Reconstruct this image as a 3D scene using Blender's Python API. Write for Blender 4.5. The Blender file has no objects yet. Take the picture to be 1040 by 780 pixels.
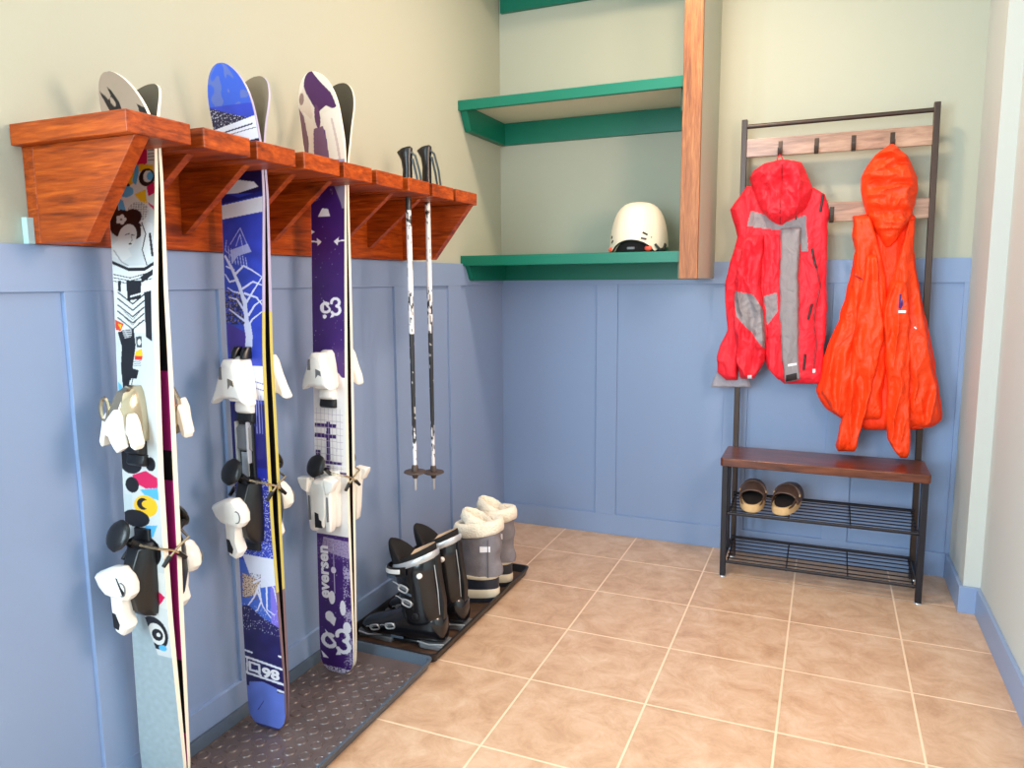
import bpy, bmesh, math, random
import numpy as np
from mathutils import Vector, Matrix, noise

random.seed(7)
PI = math.pi
scene = bpy.context.scene
COL = scene.collection

# ------------------------------------------------------------------ colour / materials
def lin(c):
    return tuple((v / 12.92 if v <= 0.04045 else ((v + 0.055) / 1.055) ** 2.4) for v in c)

def rgb(r, g, b):
    return lin((r / 255, g / 255, b / 255)) + (1.0,)

def new_mat(name):
    m = bpy.data.materials.new(name)
    m.use_nodes = True
    nt = m.node_tree
    return m, nt, nt.nodes['Principled BSDF']

def set_spec(p, v):
    p.inputs['Specular IOR Level'].default_value = v

def plain(name, col, rough=0.5, metal=0.0, spec=0.5, bump=0.0, bscale=200.0, var=0.0, vscale=8.0, stretch=(1, 1, 1), sheen=0.0, coat=0.0):
    m, nt, p = new_mat(name)
    p.inputs['Base Color'].default_value = col
    p.inputs['Roughness'].default_value = rough
    p.inputs['Metallic'].default_value = metal
    set_spec(p, spec)
    if sheen:
        p.inputs['Sheen Weight'].default_value = sheen
    if coat:
        p.inputs['Coat Weight'].default_value = coat
        p.inputs['Coat Roughness'].default_value = 0.15
    tc = nt.nodes.new('ShaderNodeTexCoord')
    mp = nt.nodes.new('ShaderNodeMapping')
    mp.inputs['Scale'].default_value = stretch
    nt.links.new(tc.outputs['Object'], mp.inputs['Vector'])
    if var > 0:
        n = nt.nodes.new('ShaderNodeTexNoise')
        n.inputs['Scale'].default_value = vscale
        n.inputs['Detail'].default_value = 5
        nt.links.new(mp.outputs['Vector'], n.inputs['Vector'])
        r = nt.nodes.new('ShaderNodeValToRGB')
        r.color_ramp.elements[0].position = 0.3
        r.color_ramp.elements[1].position = 0.7
        r.color_ramp.elements[0].color = tuple(min(1, c * (1 - var)) for c in col[:3]) + (1,)
        r.color_ramp.elements[1].color = tuple(min(1, c * (1 + var)) for c in col[:3]) + (1,)
        nt.links.new(n.outputs['Fac'], r.inputs['Fac'])
        nt.links.new(r.outputs['Color'], p.inputs['Base Color'])
    if bump > 0:
        n2 = nt.nodes.new('ShaderNodeTexNoise')
        n2.inputs['Scale'].default_value = bscale
        n2.inputs['Detail'].default_value = 4
        nt.links.new(mp.outputs['Vector'], n2.inputs['Vector'])
        b = nt.nodes.new('ShaderNodeBump')
        b.inputs['Strength'].default_value = bump
        b.inputs['Distance'].default_value = 0.01
        nt.links.new(n2.outputs['Fac'], b.inputs['Height'])
        nt.links.new(b.outputs['Normal'], p.inputs['Normal'])
    return m

def wood(name, c_dark, c_mid, c_light, axis='X', scale=9.0, rough=0.4, stretch=14.0, spec=0.5, coat=0.0, knots=True, lateral=None):
    """planed timber: stretched noise grain along one axis, rings and a few knots"""
    m, nt, p = new_mat(name)
    p.inputs['Roughness'].default_value = rough
    set_spec(p, spec)
    if coat:
        p.inputs['Coat Weight'].default_value = coat
        p.inputs['Coat Roughness'].default_value = 0.2
    tc = nt.nodes.new('ShaderNodeTexCoord')
    mp = nt.nodes.new('ShaderNodeMapping')
    sc = [stretch, stretch, stretch]
    sc['XYZ'.index(axis)] = 1.2
    if lateral:
        sc['XYZ'.index(lateral)] = 4.0
    mp.inputs['Scale'].default_value = sc
    nt.links.new(tc.outputs['Object'], mp.inputs['Vector'])
    n = nt.nodes.new('ShaderNodeTexNoise')
    n.inputs['Scale'].default_value = scale * 0.35
    n.inputs['Detail'].default_value = 8
    n.inputs['Roughness'].default_value = 0.62
    n.inputs['Distortion'].default_value = 1.2
    nt.links.new(mp.outputs['Vector'], n.inputs['Vector'])
    n_b = nt.nodes.new('ShaderNodeTexNoise')
    n_b.inputs['Scale'].default_value = scale * 1.6
    n_b.inputs['Detail'].default_value = 4
    n_b.inputs['Distortion'].default_value = 0.4
    nt.links.new(mp.outputs['Vector'], n_b.inputs['Vector'])
    mix = nt.nodes.new('ShaderNodeMath')
    mix.operation = 'MULTIPLY_ADD'
    nt.links.new(n_b.outputs['Fac'], mix.inputs[0])
    mix.inputs[1].default_value = 0.35
    sub = nt.nodes.new('ShaderNodeMath')
    sub.operation = 'MULTIPLY'
    nt.links.new(n.outputs['Fac'], sub.inputs[0])
    sub.inputs[1].default_value = 0.65
    nt.links.new(sub.outputs[0], mix.inputs[2])
    r = nt.nodes.new('ShaderNodeValToRGB')
    e = r.color_ramp.elements
    e[0].position = 0.33; e[0].color = c_dark
    e[1].position = 0.66; e[1].color = c_light
    k = e.new(0.5); k.color = c_mid
    nt.links.new(mix.outputs[0], r.inputs['Fac'])
    out = r.outputs['Color']
    if knots:
        mp2 = nt.nodes.new('ShaderNodeMapping')
        s2 = [9.0, 9.0, 9.0]
        s2['XYZ'.index(axis)] = 4.0
        mp2.inputs['Scale'].default_value = s2
        nt.links.new(tc.outputs['Object'], mp2.inputs['Vector'])
        v = nt.nodes.new('ShaderNodeTexVoronoi')
        v.inputs['Scale'].default_value = 0.8
        nt.links.new(mp2.outputs['Vector'], v.inputs['Vector'])
        r2 = nt.nodes.new('ShaderNodeValToRGB')
        r2.color_ramp.elements[0].position = 0.04
        r2.color_ramp.elements[0].color = (0.35, 0.28, 0.25, 1)
        r2.color_ramp.elements[1].position = 0.14
        r2.color_ramp.elements[1].color = (1, 1, 1, 1)
        nt.links.new(v.outputs['Distance'], r2.inputs['Fac'])
        mx = nt.nodes.new('ShaderNodeMix')
        mx.data_type = 'RGBA'
        mx.blend_type = 'MULTIPLY'
        mx.inputs[0].default_value = 1.0
        nt.links.new(out, mx.inputs[6])
        nt.links.new(r2.outputs['Color'], mx.inputs[7])
        out = mx.outputs[2]
    nt.links.new(out, p.inputs['Base Color'])
    b = nt.nodes.new('ShaderNodeBump')
    b.inputs['Strength'].default_value = 0.12
    b.inputs['Distance'].default_value = 0.004
    nt.links.new(n.outputs['Fac'], b.inputs['Height'])
    nt.links.new(b.outputs['Normal'], p.inputs['Normal'])
    return m

def painted(name, rough=0.38, coat=0.08):
    m, nt, p = new_mat(name)
    a = nt.nodes.new('ShaderNodeAttribute')
    a.attribute_name = 'paint'
    nt.links.new(a.outputs['Color'], p.inputs['Base Color'])
    p.inputs['Roughness'].default_value = rough
    p.inputs['Coat Weight'].default_value = coat
    p.inputs['Coat Roughness'].default_value = 0.1
    return m

def fabric(name, col, rough=0.6, crease=0.35, cscale=22.0, stretch=(1, 1, 0.5), var=0.06):
    """shell cloth: weave plus crease bump"""
    m, nt, p = new_mat(name)
    p.inputs['Roughness'].default_value = rough
    set_spec(p, 0.3)
    tc = nt.nodes.new('ShaderNodeTexCoord')
    mp = nt.nodes.new('ShaderNodeMapping')
    mp.inputs['Scale'].default_value = stretch
    nt.links.new(tc.outputs['Object'], mp.inputs['Vector'])
    n = nt.nodes.new('ShaderNodeTexNoise')
    n.inputs['Scale'].default_value = cscale
    n.inputs['Detail'].default_value = 3
    n.inputs['Distortion'].default_value = 0.8
    nt.links.new(mp.outputs['Vector'], n.inputs['Vector'])
    ab = nt.nodes.new('ShaderNodeMath'); ab.operation = 'SUBTRACT'
    ab.inputs[1].default_value = 0.5
    nt.links.new(n.outputs['Fac'], ab.inputs[0])
    ab2 = nt.nodes.new('ShaderNodeMath'); ab2.operation = 'ABSOLUTE'
    nt.links.new(ab.outputs[0], ab2.inputs[0])
    pw = nt.nodes.new('ShaderNodeMath'); pw.operation = 'POWER'
    pw.inputs[1].default_value = 0.6
    nt.links.new(ab2.outputs[0], pw.inputs[0])
    b = nt.nodes.new('ShaderNodeBump')
    b.inputs['Strength'].default_value = crease
    b.inputs['Distance'].default_value = 0.02
    nt.links.new(pw.outputs[0], b.inputs['Height'])
    nt.links.new(b.outputs['Normal'], p.inputs['Normal'])
    p.inputs['Base Color'].default_value = col
    if var:
        n3 = nt.nodes.new('ShaderNodeTexNoise')
        n3.inputs['Scale'].default_value = 700
        nt.links.new(tc.outputs['Object'], n3.inputs['Vector'])
        r = nt.nodes.new('ShaderNodeValToRGB')
        r.color_ramp.elements[0].color = tuple(c * (1 - var) for c in col[:3]) + (1,)
        r.color_ramp.elements[1].color = tuple(min(1, c * (1 + var)) for c in col[:3]) + (1,)
        nt.links.new(n3.outputs['Fac'], r.inputs['Fac'])
        nt.links.new(r.outputs['Color'], p.inputs['Base Color'])
    return m

def tile_mat():
    m, nt, p = new_mat('ceramic_floor_tile')
    tc = nt.nodes.new('ShaderNodeTexCoord')
    mp = nt.nodes.new('ShaderNodeMapping')
    mp.inputs['Location'].default_value = (-0.6422 + 0.335 * 10, 0.288 + 0.335 * 30, 0)
    nt.links.new(tc.outputs['Object'], mp.inputs['Vector'])
    br = nt.nodes.new('ShaderNodeTexBrick')
    br.offset = 0.0
    br.squash = 1.0
    br.inputs['Scale'].default_value = 1.0
    br.inputs['Brick Width'].default_value = 0.335
    br.inputs['Row Height'].default_value = 0.335
    br.inputs['Mortar Size'].default_value = 0.0032
    br.inputs['Mortar Smooth'].default_value = 0.15
    br.inputs['Bias'].default_value = 0.0
    br.inputs['Color1'].default_value = (0.47, 0.47, 0.47, 1)
    br.inputs['Color2'].default_value = (0.55, 0.55, 0.55, 1)
    br.inputs['Mortar'].default_value = (0, 0, 0, 1)
    nt.links.new(mp.outputs['Vector'], br.inputs['Vector'])
    n = nt.nodes.new('ShaderNodeTexNoise')
    n.inputs['Scale'].default_value = 11.0
    n.inputs['Detail'].default_value = 10
    n.inputs['Roughness'].default_value = 0.72
    n.inputs['Distortion'].default_value = 0.5
    nt.links.new(tc.outputs['Object'], n.inputs['Vector'])
    # per-tile offset + mottle
    mix = nt.nodes.new('ShaderNodeMath'); mix.operation = 'ADD'
    sb = nt.nodes.new('ShaderNodeMath'); sb.operation = 'SUBTRACT'; sb.inputs[1].default_value = 0.5
    nt.links.new(br.outputs['Color'], sb.inputs[0])
    nt.links.new(n.outputs['Fac'], mix.inputs[0])
    nt.links.new(sb.outputs[0], mix.inputs[1])
    r = nt.nodes.new('ShaderNodeValToRGB')
    e = r.color_ramp.elements
    e[0].position = 0.28; e[0].color = rgb(174, 136, 106)
    e[1].position = 0.74; e[1].color = rgb(217, 190, 164)
    k = e.new(0.5); k.color = rgb(199, 164, 134)
    nt.links.new(mix.outputs[0], r.inputs['Fac'])
    mx = nt.nodes.new('ShaderNodeMix'); mx.data_type = 'RGBA'
    nt.links.new(br.outputs['Fac'], mx.inputs[0])
    nt.links.new(r.outputs['Color'], mx.inputs[6])
    mx.inputs[7].default_value = rgb(236, 208, 178)
    nt.links.new(mx.outputs[2], p.inputs['Base Color'])
    p.inputs['Roughness'].default_value = 0.38
    b = nt.nodes.new('ShaderNodeBump')
    b.inputs['Strength'].default_value = 0.5
    b.inputs['Distance'].default_value = 0.004
    inv = nt.nodes.new('ShaderNodeMath'); inv.operation = 'MULTIPLY_ADD'
    inv.inputs[1].default_value = -1.0
    sm = nt.nodes.new('ShaderNodeMath'); sm.operation = 'MULTIPLY'; sm.inputs[1].default_value = 0.25
    nt.links.new(n.outputs['Fac'], sm.inputs[0])
    nt.links.new(br.outputs['Fac'], inv.inputs[0])
    nt.links.new(sm.outputs[0], inv.inputs[2])
    nt.links.new(inv.outputs[0], b.inputs['Height'])
    nt.links.new(b.outputs['Normal'], p.inputs['Normal'])
    return m

M = {}
M['wall'] = plain('cream_green_wall_paint', rgb(178, 180, 164), 0.75, bump=0.03, bscale=150, spec=0.2)
M['wall_r'] = plain('pale_side_wall_paint', rgb(194, 197, 192), 0.75, bump=0.03, bscale=150, spec=0.2)
M['ceil'] = plain('ceiling_paint', rgb(240, 240, 234), 0.9)
M['blue'] = plain('slate_blue_satin_paint', rgb(134, 155, 190), 0.38, bump=0.015, bscale=120, spec=0.45)
M['green'] = plain('emerald_green_paint', rgb(0, 108, 86), 0.4, bump=0.03, bscale=90, spec=0.4)
M['underside'] = plain('cream_shelf_underside', rgb(226, 212, 190), 0.6)
M['floor'] = tile_mat()
for ax in 'XYZ':
    M['rack' + ax] = wood('stained_pine_' + ax, rgb(92, 31, 4), rgb(150, 60, 9), rgb(188, 87, 22), ax, rough=0.42, spec=0.3, lateral={'X': 'Y', 'Y': 'X', 'Z': None}[ax])
M['post'] = wood('natural_fir_board', rgb(108, 58, 26), rgb(148, 90, 46), rgb(176, 118, 70), 'Z', rough=0.5, scale=11)
M['bench'] = wood('dark_walnut_board', rgb(50, 22, 13), rgb(92, 45, 27), rgb(124, 68, 43), 'X', rough=0.3, coat=0.15, scale=7, stretch=9)
M['hookboard'] = wood('glare_grey_walnut_board', rgb(112, 82, 64), rgb(156, 120, 98), rgb(184, 150, 126), 'X', rough=0.3, coat=0.3, scale=7, stretch=9)  # walnut lightened and greyed: surface glare put into the colour
M['blackmetal'] = plain('black_powder_coat', rgb(34, 33, 40), 0.38, metal=0.3, spec=0.5)
M['bronze'] = plain('dark_bronze_metal', rgb(66, 54, 48), 0.35, metal=0.5)
M['steel'] = plain('brushed_steel', rgb(200, 200, 200), 0.25, metal=1.0)
M['rubber'] = plain('black_rubber', rgb(28, 28, 31), 0.42, var=0.25, vscale=30, bump=0.05)
M['trayrim'] = plain('slate_tray_plastic', rgb(74, 88, 104), 0.4)
M['mat'] = plain('dusty_brown_rubber', rgb(92, 80, 78), 0.3, var=0.22, vscale=9, bump=0.08, bscale=60, spec=0.6)
M['dirt'] = plain('muddy_tray_floor', rgb(74, 52, 38), 0.6, var=0.5, vscale=20, bump=0.2)
M['white'] = plain('white_gloss_plastic', rgb(240, 238, 232), 0.25, spec=0.5)
M['cream'] = plain('cream_plastic', rgb(232, 224, 206), 0.35)
M['chrome'] = plain('champagne_chrome', rgb(196, 180, 152), 0.15, metal=0.9)
M['black'] = plain('black_plastic', rgb(20, 20, 22), 0.32)
M['blackgloss'] = plain('black_gloss_shell', rgb(17, 18, 22), 0.2, coat=0.35)
M['grey'] = plain('grey_plastic', rgb(112, 114, 118), 0.4)
M['silver'] = plain('silver_plastic', rgb(198, 202, 206), 0.3, metal=0.5)
M['foam'] = plain('black_liner_foam', rgb(20, 17, 18), 0.9, bump=0.2, bscale=300)
M['tan'] = plain('tan_liner', rgb(206, 172, 140), 0.8)
M['felt'] = plain('grey_felt', rgb(128, 124, 130), 0.9, bump=0.25, bscale=260, var=0.1, vscale=40)
M['feltdark'] = plain('dark_grey_suede', rgb(98, 96, 104), 0.9, bump=0.2, bscale=200)
M['fleece'] = plain('cream_fleece', rgb(240, 228, 206), 0.95, bump=0.6, bscale=160, sheen=0.4)
M['sole_cream'] = plain('cream_rubber_sole', rgb(220, 208, 184), 0.6)
M['navyrubber'] = plain('navy_rubber', rgb(36, 44, 58), 0.3)
M['clogsole'] = plain('tan_clog_sole', rgb(208, 172, 122), 0.7, var=0.08, vscale=60)
M['clogupper'] = plain('brown_leather', rgb(92, 66, 54), 0.5, bump=0.1, bscale=120, var=0.15, vscale=30)
M['clogdark'] = plain('dark_footbed', rgb(38, 28, 26), 0.8)
M['helmet'] = plain('matt_cream_shell', rgb(232, 220, 200), 0.4, spec=0.4)
M['redpad'] = plain('coral_red_pad', rgb(226, 84, 62), 0.6)
M['red'] = fabric('red_shell_fabric', rgb(232, 38, 54), 0.55)
M['greyfab'] = fabric('grey_shell_fabric', rgb(142, 137, 141), 0.7, var=0.14)
M['lightgrey'] = fabric('pale_grey_fabric', rgb(158, 156, 166), 0.7)
M['orange'] = fabric('orange_shell_fabric', rgb(246, 66, 18), 0.5)
M['orange_shade'] = fabric('orange_shell_shade', rgb(246, 58, 14), 0.6)  # shell orange slightly darkened: shade inside the V put into the colour
M['zipred'] = plain('dark_red_zip', rgb(150, 14, 28), 0.5)
M['zip'] = plain('black_zip', rgb(26, 12, 14), 0.5)
M['topsheet'] = painted('printed_topsheet')
M['polepaint'] = painted('printed_pole_shaft', 0.35)
M['darkbase'] = plain('black_ski_base', rgb(30, 26, 26), 0.35)
M['olivebase'] = plain('dark_olive_ski_base', rgb(70, 62, 50), 0.4)
M['taupebase'] = plain('taupe_ski_base', rgb(132, 116, 96), 0.4)
M['magenta'] = plain('magenta_ski_base', rgb(186, 40, 120), 0.35)
M['edgewhite'] = plain('white_sidewall', rgb(244, 238, 222), 0.35)
M['edgeyellow'] = plain('yellow_sidewall', rgb(198, 188, 104), 0.35)
M['edgelilac'] = plain('lilac_sidewall', rgb(176, 172, 204), 0.35)
M['edgebrown'] = plain('brown_sidewall', rgb(120, 100, 110), 0.35)
M['ink'] = plain('white_print', rgb(242, 240, 246), 0.4)
M['purpleink'] = plain('purple_print', rgb(70, 30, 110), 0.5)
M['lampglass'] = None

# ------------------------------------------------------------------ mesh helper
class MB:
    def __init__(self):
        self.v, self.f, self.m = [], [], []

    def add(self, verts, faces, mi=0):
        o = len(self.v)
        self.v += [tuple(p) for p in verts]
        for f in faces:
            self.f.append(tuple(o + i for i in f))
            self.m.append(mi)
        return o

    def box(self, x0, x1, y0, y1, z0, z1, mi=0):
        self.hexa([(x0, y0, z0), (x1, y0, z0), (x1, y1, z0), (x0, y1, z0), (x0, y0, z1), (x1, y0, z1), (x1, y1, z1), (x0, y1, z1)], mi)

    def hexa(self, p, mi=0):
        self.add(p, [(3, 2, 1, 0), (4, 5, 6, 7), (0, 1, 5, 4), (1, 2, 6, 5), (2, 3, 7, 6), (3, 0, 4, 7)], mi)

    def prism(self, poly, axis, a, b, mi=0):
        """extrude a 2-D polygon along an axis from a to b; poly coords are the other two axes in xyz order"""
        def mk(p, t):
            return {'x': (t, p[0], p[1]), 'y': (p[0], t, p[1]), 'z': (p[0], p[1], t)}[axis]
        n = len(poly)
        vs = [mk(p, a) for p in poly] + [mk(p, b) for p in poly]
        fs = [tuple(range(n))[::-1], tuple(range(n, 2 * n))] + [(i, (i + 1) % n, n + (i + 1) % n, n + i) for i in range(n)]
        self.add(vs, fs, mi)

    def loft(self, rings, mi=0, cap0=True, cap1=True, closed=True, fm=None):
        n = len(rings[0])
        vs = [p for r in rings for p in r]
        o = len(self.v)
        self.v += [tuple(p) for p in vs]
        for i in range(len(rings) - 1):
            for j in range(n if closed else n - 1):
                k = (j + 1) % n
                self.f.append((o + i * n + j, o + i * n + k, o + (i + 1) * n + k, o + (i + 1) * n + j))
                self.m.append(fm(i, j) if fm else mi)
        if closed and cap0:
            self.f.append(tuple(o + j for j in range(n))[::-1]); self.m.append(fm(0, 0) if fm else mi)
        if closed and cap1:
            b = o + (len(rings) - 1) * n
            self.f.append(tuple(b + j for j in range(n))); self.m.append(fm(len(rings) - 2, 0) if fm else mi)

    def tube(self, path, r, n=8, mi=0, closed=False, flat=1.0):
        pts = [Vector(p) for p in path]
        rings = []
        prev = None
        N = len(pts)
        for i, p in enumerate(pts):
            if closed:
                t = (pts[(i + 1) % N] - pts[i - 1]).normalized()
            else:
                t = (pts[min(i + 1, N - 1)] - pts[max(i - 1, 0)]).normalized()
            if prev is None:
                a = Vector((0, 0, 1)) if abs(t.z) < 0.9 else Vector((1, 0, 0))
                u = (a - t * a.dot(t)).normalized()
            else:
                u = prev - t * prev.dot(t)
                u = u.normalized() if u.length > 1e-6 else prev
            prev = u
            w = t.cross(u)
            rr = r[i] if isinstance(r, (list, tuple)) else r
            rings.append([p + u * rr * math.cos(2 * PI * k / n) + w * rr * flat * math.sin(2 * PI * k / n) for k in range(n)])
        if closed:
            rings.append(rings[0])
            self.loft(rings, mi, False, False)
        else:
            self.loft(rings, mi)

    def lathe(self, prof, c=(0, 0, 0), n=24, mi=0, sx=1.0, sy=1.0):
        self.loft([[(c[0] + r * sx * math.cos(2 * PI * k / n), c[1] + r * sy * math.sin(2 * PI * k / n), c[2] + z) for k in range(n)] for r, z in prof], mi)

    def ball(self, c, rx, ry, rz, mi=0, n=16, m=10):
        pr = [(math.sin(PI * i / m) if 0 < i < m else 0.02, -math.cos(PI * i / m)) for i in range(m + 1)]
        self.loft([[(c[0] + rx * r * math.cos(2 * PI * k / n), c[1] + ry * r * math.sin(2 * PI * k / n), c[2] + rz * z) for k in range(n)] for r, z in pr], mi)

    def build(self, name, mats, parent=None, angle=35, bevel=0.0, bseg=2, sub=0, smooth=True, origin=None, solid=0.0, local=False):
        me = bpy.data.meshes.new(name)
        off = Vector((0, 0, 0))
        r = parent
        while r is not None:
            off += r.location
            r = r.parent
        if origin is not None:
            off = Vector(origin)
        if local:
            off = Vector((0, 0, 0))
        me.from_pydata([tuple(Vector(p) - off) for p in self.v], [], self.f)
        if not isinstance(mats, (list, tuple)):
            mats = [mats]
        for m in mats:
            me.materials.append(m)
        me.polygons.foreach_set('material_index', self.m)
        bm = bmesh.new()
        bm.from_mesh(me)
        bmesh.ops.recalc_face_normals(bm, faces=bm.faces)
        bm.to_mesh(me)
        bm.free()
        if smooth:
            me.polygons.foreach_set('use_smooth', [True] * len(me.polygons))
            me.set_sharp_from_angle(angle=math.radians(angle))
        me.update()
        o = bpy.data.objects.new(name, me)
        COL.objects.link(o)
        if parent is not None:
            o.parent = parent
        elif origin is not None:
            o.location = origin
        if bevel:
            b = o.modifiers.new('bevel', 'BEVEL')
            b.width = bevel
            b.segments = bseg
            b.limit_method = 'ANGLE'
            b.angle_limit = math.radians(40)
        if solid:
            s = o.modifiers.new('solid', 'SOLIDIFY')
            s.thickness = solid
            s.offset = 0
        if sub:
            s = o.modifiers.new('sub', 'SUBSURF')
            s.levels = sub
            s.render_levels = sub
        return o

def thing(name, label, cat, loc=(0, 0, 0), group=None):
    o = bpy.data.objects.new(name, None)
    o.empty_display_size = 0.05
    o.location = loc
    COL.objects.link(o)
    o['label'] = label
    o['category'] = cat
    if group:
        o['group'] = group
    return o

def structure(o):
    o['kind'] = 'structure'
    return o

def text_mesh(name, s, size, mat, parent, frame, depth=0.0004, align='CENTER', bold=0.0):
    """letters as real thin geometry; frame = 4x4 placing the text plane in the world"""
    cu = bpy.data.curves.new('lettering', 'FONT')
    cu.body = s
    cu.size = size
    cu.extrude = depth
    cu.offset = bold
    cu.resolution_u = 4
    cu.align_x = align
    cu.align_y = 'CENTER'
    t = bpy.data.objects.new('lettering', cu)
    COL.objects.link(t)
    dg = bpy.context.evaluated_depsgraph_get()
    me = bpy.data.meshes.new_from_object(t.evaluated_get(dg))
    bpy.data.objects.remove(t)
    bpy.data.curves.remove(cu)
    off = Vector((0, 0, 0))
    r = parent
    while r is not None:
        off += r.location
        r = r.parent
    me.transform(Matrix.Translation(-off) @ frame)
    me.materials.clear()
    me.materials.append(mat)
    o = bpy.data.objects.new(name, me)
    COL.objects.link(o)
    o.parent = parent
    return o

def text_on(name, s_, size, mat, parent, fn, depth=0.0003, bold=0.0):
    """letters bent over a surface: fn(x, y, h) gives the world point"""
    o = text_mesh(name, s_, size, mat, parent, Matrix.Identity(4), depth=depth, bold=bold)
    off = Vector(parent.location)
    for v in o.data.vertices:
        p = v.co + off
        v.co = Vector(fn(p.x, p.y, p.z)) - off
    o.data.update()
    return o

def lerp(tab, x):
    return float(np.interp(x, [t[0] for t in tab], [t[1] for t in tab]))

# ------------------------------------------------------------------ camera
R_ = (0.4021946827690858, 0.13593383394240105, -0.007113655926959657)
yaw, pit, roll = R_
fwd = Vector((-math.sin(yaw) * math.cos(pit), math.cos(yaw) * math.cos(pit), -math.sin(pit)))
r0 = Vector((math.cos(yaw), math.sin(yaw), 0))
u0 = r0.cross(fwd)
cr = r0 * math.cos(roll) + u0 * math.sin(roll)
cu_ = -r0 * math.sin(roll) + u0 * math.cos(roll)
cam = bpy.data.cameras.new('camera')
cam.sensor_width = 36
cam.sensor_fit = 'HORIZONTAL'
cam.lens = 753.836 * 36 / 1040
cam.clip_start = 0.02
co = bpy.data.objects.new('camera', cam)
COL.objects.link(co)
mw = Matrix((cr, cu_, -fwd)).transposed().to_4x4()
mw.translation = (1.3849, -3.1585, 1.1352)
co.matrix_world = mw
scene.camera = co

# ------------------------------------------------------------------ light
w = bpy.data.worlds.new('daylight')
scene.world = w
w.use_nodes = True
bg = w.node_tree.nodes['Background']
bg.inputs['Color'].default_value = (0.88, 0.95, 1.0, 1)
bg.inputs['Strength'].default_value = 0.3

def area(name, loc, target, size, power, col, shape='DISK', sy=None):
    L = bpy.data.lights.new(name, 'AREA')
    L.shape = shape
    L.size = size
    if sy:
        L.size_y = sy
    L.energy = power
    L.color = col
    o = bpy.data.objects.new(name, L)
    COL.objects.link(o)
    o.location = loc
    d = Vector(target) - Vector(loc)
    o.rotation_euler = d.to_track_quat('-Z', 'Y').to_euler()
    return o

area('ceiling_lamp', (0.96, -0.86, 2.52), (0.96, -0.86, 0), 0.16, 22, (1.0, 0.76, 0.56))
area('side_light', (1.88, -1.75, 1.42), (0.0, -1.8, 1.0), 0.5, 37, (1.0, 0.70, 0.53), 'RECTANGLE', 0.9)  # added warm light from the unseen right side, brightens left wall and rack
area('doorway_daylight', (-0.95, -3.75, 1.1), (1.5, -0.5, 0.75), 1.5, 170, (0.66, 0.87, 1.0), 'RECTANGLE', 1.9)
area('front_fill', (0.40, -4.5, 1.65), (0.85, 0, 1.4), 1.1, 95, (0.70, 0.89, 1.0), 'RECTANGLE', 1.8)  # added fill from behind the camera for ski fronts and alcove

vs = scene.view_settings
vs.view_transform = 'Standard'
vs.look = 'None'
vs.gamma = 1
vs.use_curve_mapping = False
vs.exposure = 0.0
scene.display_settings.display_device = 'sRGB'
scene.cycles.max_bounces = 8
scene.cycles.diffuse_bounces = 5
try:
    scene.cycles.use_denoising = True
except Exception:
    pass

# ------------------------------------------------------------------ setting
ZW, ZR, ZB = 1.213, 1.1236, 0.094
YF = -3.6
YL = -2.72        # the left wall stops at an open doorway
b = MB(); b.box(-0.15, 2.05, YF, 0.15, -0.05, 0.0)
structure(b.build('floor', M['floor'], smooth=False))
b = MB(); b.box(-0.15, 2.05, YF, 0.15, 2.6, 2.7)
structure(b.build('ceiling', M['ceil'], smooth=False))
b = MB(); b.box(-0.15, -0.012, YL, 0.012, 0, 2.6)
structure(b.build('wall_left', M['wall'], smooth=False))
b = MB(); b.box(-0.15, 2.05, 0.012, 0.15, 0, 2.6)
structure(b.build('wall_back', M['wall'], smooth=False))
XE, YE, XR = 1.854, -0.32, 1.905
b = MB(); b.prism([(XE, 0.012), (XE, YE), (XR, YE), (XR, YF), (2.05, YF), (2.05, 0.012)], 'z', 0, 2.6)
structure(b.build('wall_right', M['wall_r'], smooth=False))
# wainscot: recessed sheet, top rail, stiles
b = MB()
b.box(-0.012, -0.010, YL, 0.012, 0.0, ZR + 0.02)
b.box(-0.012, 0.0, YL, 0.0, ZR, ZW)
for y in (-0.535, -0.935, -1.338, -1.745, -2.149, -2.55):
    b.box(-0.012, 0.0, y, y + 0.106, ZB, ZR)
structure(b.build('trim_1', M['blue'], smooth=False, bevel=0.0012))
b = MB()
b.box(-0.012, XE, 0.010, 0.012, 0.0, ZR + 0.02)
b.box(-0.012, XE, 0.0, 0.012, ZR, ZW)
for x in (0.448, 1.0, 1.40):
    b.box(x, x + 0.094, 0.0, 0.012, ZB, ZR)
b.box(1.838, XE, 0.0, 0.012, ZB, ZR)
structure(b.build('trim_2', M['blue'], smooth=False, bevel=0.0012))
b = MB(); b.box(-0.012, 0.001, YL, 0.0, 0, ZB)
structure(b.build('baseboard_left', M['blue'], smooth=False, bevel=0.0012))
b = MB(); b.box(0.0, XE - 0.013, -0.001, 0.012, 0, ZB)
structure(b.build('baseboard_back', M['blue'], smooth=False, bevel=0.0012))
b = MB(); b.prism([(XE, 0.0), (XE - 0.013, 0.0), (XE - 0.013, YE - 0.013), (XR - 0.013, YE - 0.013), (XR - 0.013, YF), (XR, YF), (XR, YE), (XE, YE)], 'z', 0, ZB)
structure(b.build('baseboard_right', M['blue'], smooth=False, bevel=0.002))
# stub partition of the shelf alcove, with a fir board on its front edge
b = MB(); b.box(0.882, 0.945, -0.402, 0.012, 1.146, 2.6)
structure(b.build('wall_partition', M['wall'], smooth=False))
b = MB(); b.box(0.8795, 0.945, -0.422, -0.402, 1.1445, 2.6)
structure(b.build('trim_3', M['post'], smooth=False, bevel=0.0015))

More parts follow.
